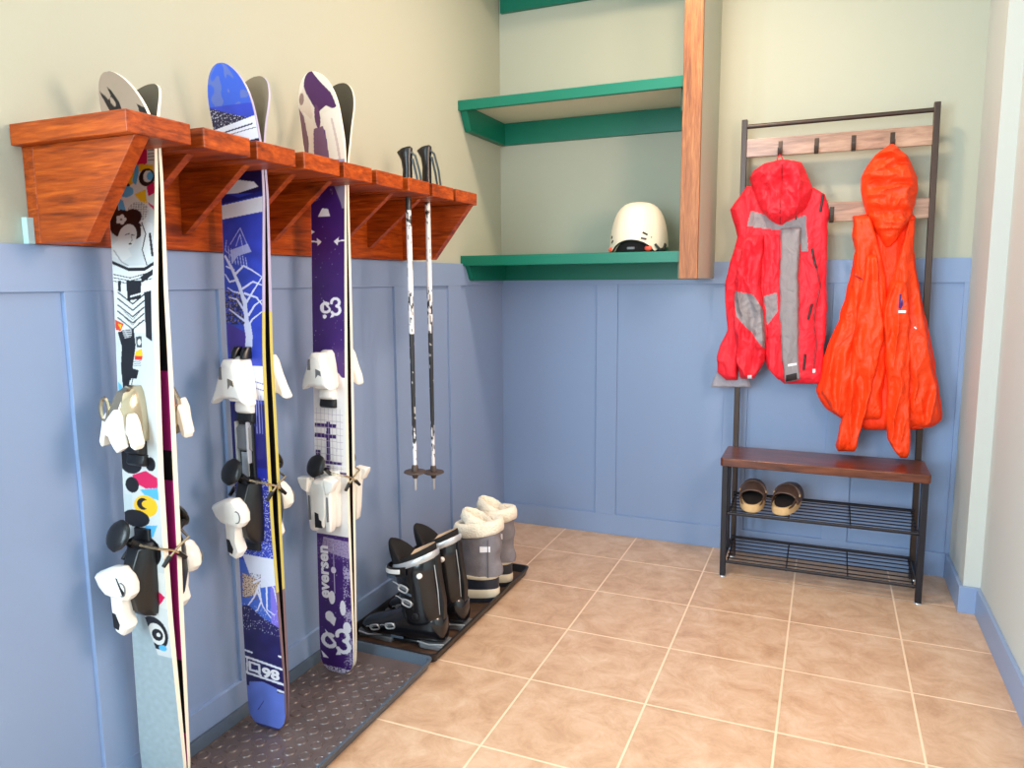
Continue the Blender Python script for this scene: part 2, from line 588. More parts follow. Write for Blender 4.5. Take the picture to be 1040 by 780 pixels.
# ------------------------------------------------------------------ green shelves
def shelf(zt, label, left=True, lip=0.040, cleat=0.06, zoff=0.0):
    t = thing('floating_shelf', label, 'shelf', (0.44, -0.2, zt), 'green alcove shelves')
    b = MB(); b.box(-0.011, 0.8795, -0.388, 0.011, zt - 0.016, zt); b.m[1] = 1; b.build('board', [M['underside'], M['green']], t, smooth=False)
    b = MB(); b.box(-0.011, 0.8795, -0.407, -0.388, zt - lip, zt + 0.0005); b.build('front_lip', M['green'], t, smooth=False, bevel=0.0015)
    zc = zt - lip - cleat
    b = MB(); b.box(0.0, 0.882, -0.008, 0.011, zc, zt - 0.017); b.build('cleat', M['green'], t, smooth=False, bevel=0.001)
    if left:
        b = MB(); b.prism([(-0.388, zt - 0.017), (-0.388, zt - lip + 0.001), (-0.352, zc + 0.006), (-0.345, zc), (-0.008, zc), (-0.008, zt - 0.017)], 'x', -0.011, 0.019)
        b.build('cleat', M['green'], t, smooth=False, bevel=0.001)
    b = MB(); b.box(0.862, 0.882, -0.36, -0.008, zc, zt - 0.017); b.build('cleat', M['green'], t, smooth=False, bevel=0.001)
    return t
shelf(1.244, 'lowest green shelf, level with the top of the blue panelling, helmet on it', lip=0.040, cleat=0.060)
shelf(1.853, 'middle green shelf of the alcove with cream underside showing, nothing on it', lip=0.038, cleat=0.072)
shelf(2.416, 'topmost green shelf, cut off by the top edge of the photo', left=False, lip=0.040, cleat=0.072)

# ------------------------------------------------------------------ ski rack
rack = thing('ski_rack', 'orange-brown stained wooden ski rack of slotted boards along the left wall', 'rack', (0.1, -1.55, 1.215))
b = MB(); b.box(-0.011, 0.019, -2.20, -0.872, 1.2135, 1.391)
b.build('back_board', M['rackY'], rack, smooth=False, bevel=0.0015)
slats = [(-2.220, -2.082), (-2.052, -1.929), (-1.908, -1.786), (-1.760, -1.628), (-1.609, -1.487), (-1.464, -1.333), (-1.307, -1.186), (-1.167, -1.033), (-1.017, -0.866)]
for i, (y0, y1) in enumerate(slats):
    b = MB(); dx = [0, .001, -.001, .0015, 0, -.001, .001, 0, .001][i]
    b.box(-0.011, 0.2865 + dx, y0, y1, 1.391, 1.429)
    b.build('slat', M['rackX'], rack, smooth=False, bevel=0.002)
def bracket(y, xt, xb, zb, th, nm='bracket'):
    b = MB(); b.prism([(0.019, 1.391), (xt, 1.391), (xb, zb), (0.019, zb)], 'y', y, y + th)
    b.build(nm, M['rackX'], rack, smooth=False, bevel=0.0012)
bracket(-2.200, 0.281, 0.139, 1.214, 0.030, 'end_panel')
bracket(-0.905, 0.279, 0.136, 1.214, 0.030, 'end_panel')
for y in (-2.02, -1.864, -1.71, -1.571, -1.28, -1.119):
    bracket(y, 0.210, 0.028, 1.250, 0.019)
b = MB(); b.box(-0.011, 0.004, -2.213, -2.2005, 1.2135, 1.262)
b.build('end_plate', plain('pale_primer', rgb(176, 204, 206), 0.6), rack, smooth=False)

# ------------------------------------------------------------------ skis
def half_width(wt, z, L):
    w = lerp(wt, z) / 2
    rt, rb = 0.105, 0.055
    if z > L - rt:
        q = (z - (L - rt)) / rt
        w *= math.sqrt(max(0.0, 1 - q ** 2.3)) * 0.995 + 0.004
    if z < rb:
        q = (rb - z) / rb
        w *= math.sqrt(max(0.0, 1 - 0.86 * q ** 2.6))
    return w

class Ski:
    def __init__(s, Y, side, xc, wt, L, camber, curl, tmid=0.015):
        s.Y, s.side, s.xc, s.wt, s.L, s.camber, s.curl, s.tmid = Y, side, xc, wt, L, camber, curl, tmid
        s.z0 = 0.0062

    def gap(s, z):
        tc = 1.415
        g = 0.0008
        if z < tc:
            q = (z - 0.05) / (tc - 0.05)
            if q > 0:
                g += s.camber * (math.sin(PI * q) ** 1.2 if 0 < q < 1 else 0)
        else:
            q = (z - tc) / (s.L - tc)
            g += s.curl * q ** 1.7
        return g

    def thick(s, z):
        q = min(1, max(0, z / s.L))
        return 0.006 + (s.tmid - 0.006) * max(0, math.sin(PI * min(1, q * 1.08))) ** 0.9

    def P(s, a, n, z):
        """a across the ski, n above its top sheet, z up from the tail"""
        return (lerp(s.xc, z) + a, s.Y + s.side * (s.gap(z) + s.thick(z) + n), z + s.z0)

    def body(s, root, mats, fm, paint=None, ncol=84, nrow=1150):
        zs = [s.L * i / 120 for i in range(121)]
        zs = sorted(set(zs + [s.L - 0.105 * (1 - (1 - k / 14) ** 2) * 1.0 for k in range(1, 15)] + [s.L - .03 * (1 - k / 16) ** 2 for k in range(16)]))
        zs = [min(z, s.L - 0.0004) for z in zs]
        b = MB(); rings = []
        for z in zs:
            h = half_width(s.wt, z, s.L); t = s.thick(z)
            x = lerp(s.xc, z); y0 = s.Y + s.side * s.gap(z); y1 = s.Y + s.side * (s.gap(z) + t)
            rings.append([(x - h, y0, z + s.z0), (x + h, y0, z + s.z0), (x + h, y1, z + s.z0), (x - h, y1, z + s.z0)])
        b.loft(rings, fm=lambda i, j: fm(zs[i], j))
        b.build('core', mats, root, angle=50)
        if paint is None:
            return
        L = s.L
        zz = np.concatenate([np.linspace(0.0008, L - 0.06, nrow - 40), L - 0.06 + 0.0594 * (1 - (1 - np.linspace(0.02, 1, 40)) ** 2)])
        vs = []; U = np.linspace(0, 1, ncol)
        for z in zz:
            h = half_width(s.wt, z, L) - 0.0008
            h = max(h, 0.0004)
            for u in U:
                vs.append(s.P((2 * u - 1) * h, 0.0005, z))
        fs = [(i * ncol + j, i * ncol + j + 1, (i + 1) * ncol + j + 1, (i + 1) * ncol + j) for i in range(len(zz) - 1) for j in range(ncol - 1)]
        b = MB(); b.add(vs, fs)
        o = b.build('topsheet', M['topsheet'], root, angle=180)
        uu = np.tile(U, len(zz)); zv = np.repeat(zz, ncol)
        c = paint(uu, zv)
        at = o.data.attributes.new('paint', 'FLOAT_COLOR', 'POINT')
        at.data.foreach_set('color', np.concatenate([c, np.ones((len(uu), 1))], 1).astype(np.float32).ravel())
        return o

class Canvas:
    """paints shapes onto points whose artwork coordinates are x (across) and y (down the ski)"""
    def __init__(s, x, y, base):
        s.x, s.y = x, y
        s.c = np.tile(np.array(lin(tuple(v / 255 for v in base))), (len(x), 1))

    def put(s, mask, col, a=1.0):
        k = np.array(lin(tuple(v / 255 for v in col)))
        s.c[mask] = s.c[mask] * (1 - a) + k * a

    def poly(s, pts, col, a=1.0):
        m = np.zeros(len(s.x), bool)
        n = len(pts)
        for i in range(n):
            (x0, y0), (x1, y1) = pts[i], pts[(i + 1) % n]
            if y0 == y1:
                continue
            t = (s.y - y0) / (y1 - y0)
            cr_ = ((y0 > s.y) != (y1 > s.y)) & (s.x < x0 + t * (x1 - x0))
            m ^= cr_
        s.put(m, col, a)

    def ell(s, cx, cy, rx, ry, col, a=1.0, rot=0.0):
        dx, dy = s.x - cx, s.y - cy
        c_, s_ = math.cos(rot), math.sin(rot)
        s.put(((dx * c_ + dy * s_) / rx) ** 2 + ((-dx * s_ + dy * c_) / ry) ** 2 < 1, col, a)

    def line(s, pts, w_, col, a=1.0, w1=None):
        n = len(pts) - 1
        for i in range(n):
            (x0, y0), (x1, y1) = pts[i], pts[i + 1]
            dx, dy = x1 - x0, y1 - y0
            l2 = dx * dx + dy * dy + 1e-9
            t = np.clip(((s.x - x0) * dx + (s.y - y0) * dy) / l2, 0, 1)
            d = np.hypot(s.x - x0 - t * dx, s.y - y0 - t * dy)
            ww = w_ if w1 is None else w_ + (w1 - w_) * (i + t) / n
            s.put(d < ww / 2, col, a)

    def arc(s, cx, cy, r, a0, a1, w_, col, ry=None):
        n = 14
        s.line([(cx + r * math.cos(math.radians(a0 + (a1 - a0) * k / n)), cy + (ry or r) * math.sin(math.radians(a0 + (a1 - a0) * k / n))) for k in range(n + 1)], w_, col)

    def rect(s, x0, y0, x1, y1, col, a=1.0):
        s.poly([(x0, y0), (x1, y0), (x1, y1), (x0, y1)], col, a)

def nz(x, y, f, seed=0.0):
    return np.array([noise.noise(Vector((a * f, b_ * f, seed))) for a, b_ in zip(x, y)])

# artwork coordinates: rows as counted down the print, x between its left and right edge
def art_coords(u, z, rows, left, right):
    y = np.interp(z, [r[1] for r in rows][::-1], [r[0] for r in rows][::-1])
    l = np.interp(y, [e[0] for e in left], [e[1] for e in left])
    r = np.interp(y, [e[0] for e in right], [e[1] for e in right])
    return l + u * (r - l), y

def paint_geisha(u, z):
    x, y = art_coords(u, z, [(74, 1.53), (150, 1.397), (300, 1.115), (640, 0.40), (779, 0.075), (812, 0.0)],
                      [(74, 97), (150, 108), (197, 114), (248, 116), (300, 120), (400, 124), (500, 129), (640, 138), (779, 143)],
                      [(74, 143), (150, 157), (248, 158), (300, 159), (400, 161.5), (500, 166), (640, 176), (779, 187)])
    K, W, B, Yl, Mg, G = (18, 16, 20), (212, 212, 208), (84, 170, 222), (238, 184, 26), (206, 24, 84), (188, 198, 198)
    c = Canvas(x, y, (200, 204, 203))
    # tip: taupe with a black claw mark
    c.rect(90, 60, 160, 130, (158, 138, 118))
    c.poly([(101, 91), (108, 96), (112, 100), (116, 97), (112, 88), (118, 92), (124, 103), (126, 113), (113, 113), (108, 103)], K)
    c.ell(117, 103, 2.2, 5, (158, 138, 118), rot=-.5)
    c.poly([(143, 108), (152, 114), (152, 124), (144, 122)], K)
    # dot and swirl band
    c.rect(100, 126, 165, 215, W)
    c.ell(143, 158, 12, 13, Mg); c.rect(150, 140, 162, 169, W)
    for k in range(6):
        c.line([(151, 150 + 3.2 * k), (158, 150 + 3.2 * k)], 0.8, K)
    c.ell(131, 181, 10.5, 9, Yl); c.ell(127.5, 175, 6, 9.5, K); c.ell(125, 190, 9, 5, K)
    c.poly([(133, 162), (143, 172), (140, 190), (136, 186), (138, 174), (132, 168)], B)
    c.poly([(142, 169), (156, 171), (156, 177), (142, 176)], Yl)
    c.ell(150, 183, 7.5, 9, K); c.ell(151, 182, 4.5, 6, W); c.ell(153, 182, 3, 4, B)
    c.ell(131, 196, 7, 5.5, B); c.poly([(114, 197), (122, 191), (124, 200), (114, 201)], B)
    c.poly([(139, 199), (149, 195), (151, 210), (144, 206)], Yl)
    c.poly([(150, 192), (157, 188), (158, 199), (152, 202)], Mg); c.poly([(150, 207), (157, 212), (158, 217)], Mg)
    c.poly([(114, 198), (122, 198), (124, 222), (116, 232)], K)
    c.poly([(122, 200), (128, 205), (131, 216), (124, 214)], B)
    # netted hair ornament and hair
    c.ell(142, 217, 10, 10, (150, 150, 150))
    for k in range(-4, 5):
        c.line([(132, 217 + 2.4 * k), (152, 219 + 2.4 * k)], 0.6, W)
        c.line([(142 + 2.4 * k, 207), (141 + 2.4 * k, 228)], 0.6, W)
    c.ell(126, 228, 12, 14, K); c.ell(137, 222, 9, 8, K); c.ell(140, 236, 7, 9, K)
    for k in range(5):
        a = k * 2 * PI / 5
        c.ell(126 + 3.2 * math.cos(a), 224 + 3.2 * math.sin(a), 2.2, 2.2, W)
    c.ell(126, 224, 1.2, 1.2, (120, 120, 120))
    # face and neck
    c.ell(132, 242, 9, 13, W, rot=.25); c.poly([(122, 246), (132, 252), (137, 262), (128, 268), (118, 262), (117, 250)], W)
    c.line([(130, 240), (134, 239)], 0.9, K); c.line([(136, 240), (139, 241)], 0.9, K); c.ell(135, 249.5, 1.7, 1.0, K)
    c.line([(136, 241), (137, 246), (135.5, 247)], 0.6, (120, 120, 120))
    c.line([(128, 244), (133, 244)], .7, K)
    c.poly([(145, 232), (156, 230), (158, 262), (150, 272), (146, 250)], W); c.ell(152, 234, 5, 6, (212, 212, 210))
    c.line([(146, 228), (150, 240), (147, 256), (152, 272)], 1.0, K); c.line([(154, 240), (157, 262)], 2.2, K)
    c.line([(119, 256), (127, 268), (140, 276)], 1.2, (150, 150, 150))
    # kimono
    c.rect(112, 272, 160, 338, (214, 216, 214))
    c.line([(117, 268), (134, 276), (150, 276), (159, 270)], 3.2, K)
    for k in range(3):
        c.line([(119, 281 + 3.5 * k), (136, 285 + 3 * k), (157, 279 + 3.5 * k)], 0.9, K)
    c.poly([(132, 288), (147, 288), (147, 306), (134, 308)], K)
    c.line([(137, 304), (148, 301)], 1.6, W)
    c.poly([(124, 288), (127, 288), (127, 300), (124, 298)], K)
    for k in range(5):
        c.line([(124, 300 + 6 * k), (139, 311 + 6 * k), (150, 302 + 6 * k)], 1.3, K)
    for k in range(3):
        c.line([(130, 318 + 5 * k), (139, 326 + 5 * k), (146, 318 + 5 * k)], 0.6, (90, 90, 90))
    c.poly([(150, 300), (157, 298), (158, 346), (152, 342)], K)
    c.poly([(146, 284), (158, 276), (158, 282), (148, 290)], K); c.poly([(149, 290), (158, 288), (158, 293), (150, 294)], W)
    c.poly([(121, 326), (130, 330), (127, 337), (122, 336)], (206, 60, 30)); c.poly([(124, 330), (128, 331), (127, 335)], Yl)
    c.poly([(124, 338), (140, 334), (142, 350), (138, 378), (134, 404), (130, 402), (127, 372), (128, 352)], K)
    c.poly([(128, 336), (138, 334), (138, 342), (131, 344)], (170, 170, 170))
    for k in range(4):
        c.line([(129, 336.5 + 2 * k), (138, 335.5 + 2 * k)], .5, K)
    c.poly([(142, 342), (148, 341), (148, 352), (143, 352)], (60, 60, 60)); c.ell(145.5, 347, 1.8, 3, W)
    c.poly([(142, 356), (148, 353), (149, 360), (141, 360)], Yl); c.poly([(141, 360), (149, 360), (148, 364), (141, 364)], (206, 50, 40))
    for k in range(3):
        c.line([(140, 366 + 2 * k), (147, 365 + 2 * k)], .7, (120, 120, 120))
    c.poly([(138, 372), (145, 374), (143, 382), (137, 382)], K)
    c.poly([(136, 384), (141, 384), (137, 402), (133, 402)], W); c.line([(139, 382), (135, 402)], 1, (90, 90, 90))
    c.poly([(124, 386), (128, 390), (131, 404), (125, 402)], B)
    # under and below the toe piece: swirls
    c.ell(137, 462, 13, 15, K); c.rect(148, 450, 163, 476, (200, 204, 202)); c.ell(157, 465, 5, 7, K)
    c.poly([(138, 478), (152, 472), (164, 478), (164, 488), (152, 490), (142, 486)], Mg)
    c.ell(138, 488, 7, 8, K)
    c.poly([(146, 492), (164, 488), (165, 500), (152, 498)], B)
    c.ell(152, 508, 12, 11, Yl); c.ell(149, 506, 6, 6, K); c.ell(153, 506, 5, 4, Yl); c.rect(130, 498, 138, 516, G)
    c.ell(142, 522, 14, 9, K); c.poly([(152, 528), (164, 526), (160, 538), (150, 546), (148, 542)], B)
    c.ell(150, 533, 4, 2.2, G)
    c.ell(150, 556, 18, 18, K)
    c.rect(132, 575, 180, 612, W)
    for k in range(5):
        c.line([(140, 596 + 3 * k), (152, 590 + 3 * k)], .7, K)
    c.poly([(150, 584), (163, 580), (166, 600), (158, 622), (150, 612)], B); c.poly([(164, 594), (172, 600), (166, 610)], Mg)
    c.ell(151, 612, 4, 4, Mg)
    c.ell(161, 640, 13, 17, K, rot=-.35); c.ell(163, 641, 8, 11, W, rot=-.35); c.ell(164, 642, 5.5, 6, K); c.ell(165, 642, 2, 2, W); c.ell(169, 654, 4, 3, B)
    # plain tail
    m = (y > 622) & ((x < 150 + (y - 622) * .35) | (y > 662))
    c.put(m, (156, 172, 178))
    c.c[m] *= (1 + 0.12 * nz(x[m], y[m], 0.22))[:, None]
    return np.clip(c.c, 0, 1)

def paint_blue(u, z):
    x, y = art_coords(u, z, [(66, 1.615), (110, 1.51), (150, 1.43), (200, 1.337), (350, 0.993), (690, 0.137), (738, 0.0)],
                      [(66, 213), (150, 222), (200, 228), (350, 236), (500, 243), (690, 253), (738, 255)],
                      [(66, 262), (150, 269), (200, 270), (350, 272), (500, 281), (690, 291), (738, 291)])
    W, N, Bl, Pu = (232, 234, 246), (22, 20, 78), (46, 72, 190), (70, 52, 160)
    c = Canvas(x, y, (44, 66, 184))
    n1 = nz(x, y, 0.09, 3.0)
    c.c *= (1 + 0.25 * n1)[:, None]
    c.rect(200, 60, 275, 101, (52, 90, 196)); c.put((y < 101) & (n1 > 0.12), (120, 128, 150), 0.45)
    c.poly([(205, 98), (265, 116), (265, 124), (205, 132)], (30, 24, 62))
    n2 = nz(x, y, 0.8, 9.0)
    c.put((y > 100 + (x - 212) * .3) & (y < 128) & (n2 > 0.33), W, .8)
    c.poly([(205, 127), (268, 112), (272, 146), (205, 148)], W); c.line([(212, 131), (262, 121)], 1.6, N); c.line([(214, 134), (266, 125)], .8, N)
    c.poly([(205, 146), (272, 136), (272, 200), (205, 200)], N)
    c.poly([(233, 190), (245, 183), (262, 187), (266, 193), (246, 199), (230, 200)], W)
    c.poly([(220, 212), (276, 203), (276, 218), (220, 226)], W)
    c.poly([(220, 200), (233, 199), (246, 204), (262, 200), (276, 196), (276, 202), (220, 210)], (24, 34, 120))
    # pale castle sketch and bare tree
    for pts in ([(238, 250), (248, 234), (256, 252)], [(244, 252), (248, 240), (252, 258)], [(234, 246), (233, 256), (240, 262)]):
        c.line(pts, .8, (170, 180, 240))
    c.poly([(238, 256), (256, 250), (260, 258), (246, 262), (240, 270)], (190, 200, 244), .75)
    for k in range(7):
        c.line([(236 + 3 * k, 252 + 2 * k), (238 + 3 * k, 268 + k)], .7, (180, 190, 242))
    tree = [[(260, 352), (257, 334), (254, 310), (248, 292), (240, 274), (233, 262)], [(257, 334), (262, 326), (272, 318)], [(257, 330), (246, 322), (238, 316)],
            [(254, 312), (262, 298), (272, 282)], [(250, 296), (262, 288), (272, 292)], [(246, 286), (238, 288), (233, 280)], [(254, 300), (266, 304), (272, 312)],
            [(254, 318), (246, 306), (238, 304)], [(244, 280), (252, 272), (260, 276), (272, 284)], [(258, 322), (264, 312), (272, 306)], [(242, 276), (234, 272)], [(256, 308), (250, 300), (242, 298), (236, 294)]]
    c.put((x < 254) & (y > 298) & (y < 332) & (nz(x, y, 0.35, 4.0) > -0.1), (26, 20, 40), .85)
    c.put((x < 252) & (y > 296) & (y < 330) & (nz(x, y, 0.6, 5.0) > 0.25), (150, 126, 110), .9)
    c.poly([(236, 330), (256, 340), (256, 362), (238, 362)], (72, 48, 150))
    for k, t in enumerate(tree):
        c.line(t, 5.0 if k == 0 else 2.4, (216, 220, 248), 1, 2.2 if k == 0 else .9)
    c.line([(258, 362), (259, 344), (257, 332)], 7, (216, 220, 248))
    # white bands and stripes beneath the toe piece
    c.rect(262, 372, 300, 404, (224, 226, 240)); c.line([(262, 386), (280, 390)], .8, (60, 60, 160)); c.line([(262, 392), (280, 396)], .8, (60, 60, 160))
    c.rect(230, 408, 300, 470, (34, 30, 110))
    for k in range(4):
        c.line([(264 + 2.6 * k, 400), (265 + 3 * k, 436)], .7, (150, 156, 220))
    c.rect(236, 470, 300, 545, (36, 44, 150)); c.put((y > 480) & (y < 560) & (n2 > .3), W, .8)
    # roots
    c.rect(244, 566, 300, 625, (66, 104, 204)); c.put((y > 566) & (y < 640) & (x > 280), (132, 116, 222))
    c.poly([(250, 560), (290, 560), (288, 586), (270, 592), (258, 580)], W, .9)
    c.poly([(250, 580), (268, 584), (266, 600), (250, 606)], (216, 190, 164)); c.put((y > 578) & (y < 606) & (x < 270) & (n2 > .15), (110, 84, 96))
    for t in ([(268, 590), (262, 604), (254, 616), (253, 628)], [(268, 592), (270, 606), (266, 616), (258, 622)], [(266, 596), (272, 612), (280, 622)],
              [(262, 588), (274, 580), (284, 590), (288, 612)], [(276, 590), (276, 614), (284, 618)]):
        c.line(t, 2.0, (226, 226, 248), 1, .8)
    # dark field with name panel, pale blue tail
    c.poly([(245, 616), (256, 613), (272, 624), (300, 636), (300, 700), (245, 700)], (34, 26, 88))
    m = (y > 628) & (y < 690); c.c[m] *= (1 + .35 * n1[m])[:, None]
    c.put((y > 612) & (y < 640) & (n2 > .42), W, .7)
    c.line([(252, 663), (259, 664)], 2.0, W); c.line([(287, 661), (292, 662)], 2.0, W)
    c.line([(252, 670), (293, 675)], 2.4, W); c.line([(252, 687.5), (293, 691)], 2.4, W); c.line([(279, 697), (293, 698.5)], 2.2, W)
    c.line([(254, 671), (254, 688)], 1.6, W)
    c.line([(256.5, 675), (266.5, 676), (267, 684), (257, 683.5), (256.5, 675)], 2.4, W); c.line([(264, 683), (268, 687)], 2.2, W)
    m = (y > 693 + 4 * np.abs(x - 270) / 18) & (y > 692) & ((y > 700) | (np.abs(x - 270) < 14))
    c.put(m, (104, 126, 214)); c.c[m] *= (1 + .18 * n1[m])[:, None]
    c.line([(264, 722), (270, 712)], .8, (50, 60, 140)); c.put(y > 735, (60, 56, 90))
    return np.clip(c.c, 0, 1)

def paint_purple(u, z):
    x, y = art_coords(u, z, [(72, 1.665), (110, 1.572), (180, 1.405), (210, 1.34), (400, 0.832), (670, 0.042), (683, 0.0)],
                      [(72, 308), (180, 318), (210, 319), (400, 323), (670, 327), (683, 328)],
                      [(72, 356), (180, 354), (210, 352), (400, 355), (670, 361), (683, 361)])
    W, Pu = (238, 234, 240), (62, 26, 104)
    c = Canvas(x, y, Pu)
    n1 = nz(x, y, 0.07, 2.0); n2 = nz(x, y, 0.7, 6.0)
    c.c *= (1 + .14 * n1)[:, None]
    c.rect(300, 66, 360, 128, (232, 218, 198))
    c.poly([(312, 70), (336, 70), (352, 92), (354, 110), (342, 104), (332, 110), (324, 96), (316, 84)], (74, 28, 82))
    c.poly([(316, 84), (324, 96), (326, 112), (322, 120), (312, 104), (310, 92)], (224, 204, 184)); c.ell(314, 95, 3, 6, (150, 120, 110))
    c.poly([(308, 98), (316, 112), (320, 140), (316, 170), (306, 170)], (128, 92, 104))
    c.poly([(316, 108), (326, 118), (324, 160), (317, 165), (320, 140)], (236, 222, 204))
    c.poly([(326, 126), (336, 124), (340, 160), (324, 160)], (120, 82, 112)); c.poly([(336, 112), (354, 106), (358, 170), (340, 166), (338, 136)], (236, 222, 204))
    c.line([(346, 118), (350, 162)], 2.2, (206, 182, 168)); c.ell(331, 114, 3, 12, (96, 50, 92))
    c.rect(300, 160, 345, 184, (62, 30, 70)); c.rect(340, 160, 362, 215, (150, 138, 166))
    c.poly([(318, 182), (340, 178), (346, 200), (350, 216), (318, 224)], Pu); c.put((y > 186) & (y < 206) & (x < 341) & (n1 + n2 * .4 > .12), (140, 120, 150), .8)
    c.poly([(326, 222), (330, 214), (336, 215), (338, 222)], W)
    c.put((y > 230) & (n2 > .68), (190, 176, 206), .8)
    for xa, d in ((323, 1), (349, -1)):
        c.line([(xa - 5 * d, 246), (xa + 4 * d, 247)], 1.5, W); c.poly([(xa + 7 * d, 247), (xa + 2 * d, 243), (xa + 3 * d, 251)], W)
    c.poly([(318, 234), (323, 237), (318, 240)], W)
    # round ornament
    def logo(cx, cy, k):
        c.arc(cx - 5.5 * k, cy + 1.0 * k, 4.6 * k, 35, 300, 2.8 * k, W); c.line([(cx - 6 * k, cy - 3 * k), (cx - 1.5 * k, cy + 2.0 * k)], 2.0 * k, W)
        c.arc(cx + 4.0 * k, cy - 4.4 * k, 3.9 * k, 170, 400, 2.8 * k, W); c.arc(cx + 4.4 * k, cy + 3.4 * k, 4.3 * k, -80, 150, 2.8 * k, W)
        c.poly([(cx - 1 * k, cy + 11 * k), (cx + 1 * k, cy + 6 * k), (cx + 3 * k, cy + 10 * k)], W)
        c.poly([(cx - 8.5 * k, cy - 7 * k), (cx - 5.5 * k, cy - 4 * k), (cx - 7.5 * k, cy - 3 * k)], W)
    logo(340.5, 312, 1.0)
    c.poly([(329, 311), (333, 309), (333, 317), (330, 315)], W); c.ell(334, 322, 2, 2, W)
    # white body panel with tartan
    c.rect(320, 384, 365, 476, (236, 230, 228)); c.poly([(342, 372), (352, 384), (340, 388)], (236, 230, 228))
    for yy in (432, 442, 468):
        c.rect(324, yy - 2, 346 if yy < 460 else 352, yy + 2, Pu)
    c.rect(336, 428, 340, 476, Pu); c.rect(325, 456, 330, 474, Pu)
    for k in range(9):
        c.line([(324, 420 + 6.5 * k), (353, 421 + 6.5 * k)], .5, (190, 178, 190))
        if k < 7: c.line([(326 + 4 * k, 415), (327 + 4 * k, 476)], .4, (190, 178, 190))
    c.rect(325, 469, 356, 470.4, (240, 236, 238))
    c.rect(320, 478, 362, 540, (226, 222, 220))
    # worn lower field
    c.poly([(332, 543), (362, 545), (362, 562), (345, 560), (330, 556)], (176, 160, 190), .85); c.line([(342, 545), (343, 600)], .8, (190, 180, 204))
    c.put((y > 545) & (y < 566) & (n2 > .05), (120, 92, 150), .6); c.put((y > 560) & (x > 352) & (n2 + n1 > .15), (190, 176, 206), .8)
    c.ell(351, 614, 3, 8, W); c.ell(355, 634, 4, 6, W); c.ell(340, 605, 3.2, 7, W); c.ell(342, 576, 2.6, 3.4, (220, 212, 228))
    c.ell(337.5, 625.5, 4.6, 5.6, W); c.poly([(338, 622), (344, 626), (342, 635), (338, 632)], W)
    logo(344.5, 650, 1.42)
    c.poly([(328, 664), (330, 671), (336, 671)], W)
    c.put((y > 678) & (n2 > -.1), (214, 206, 224), .9)
    return np.clip(c.c, 0, 1)

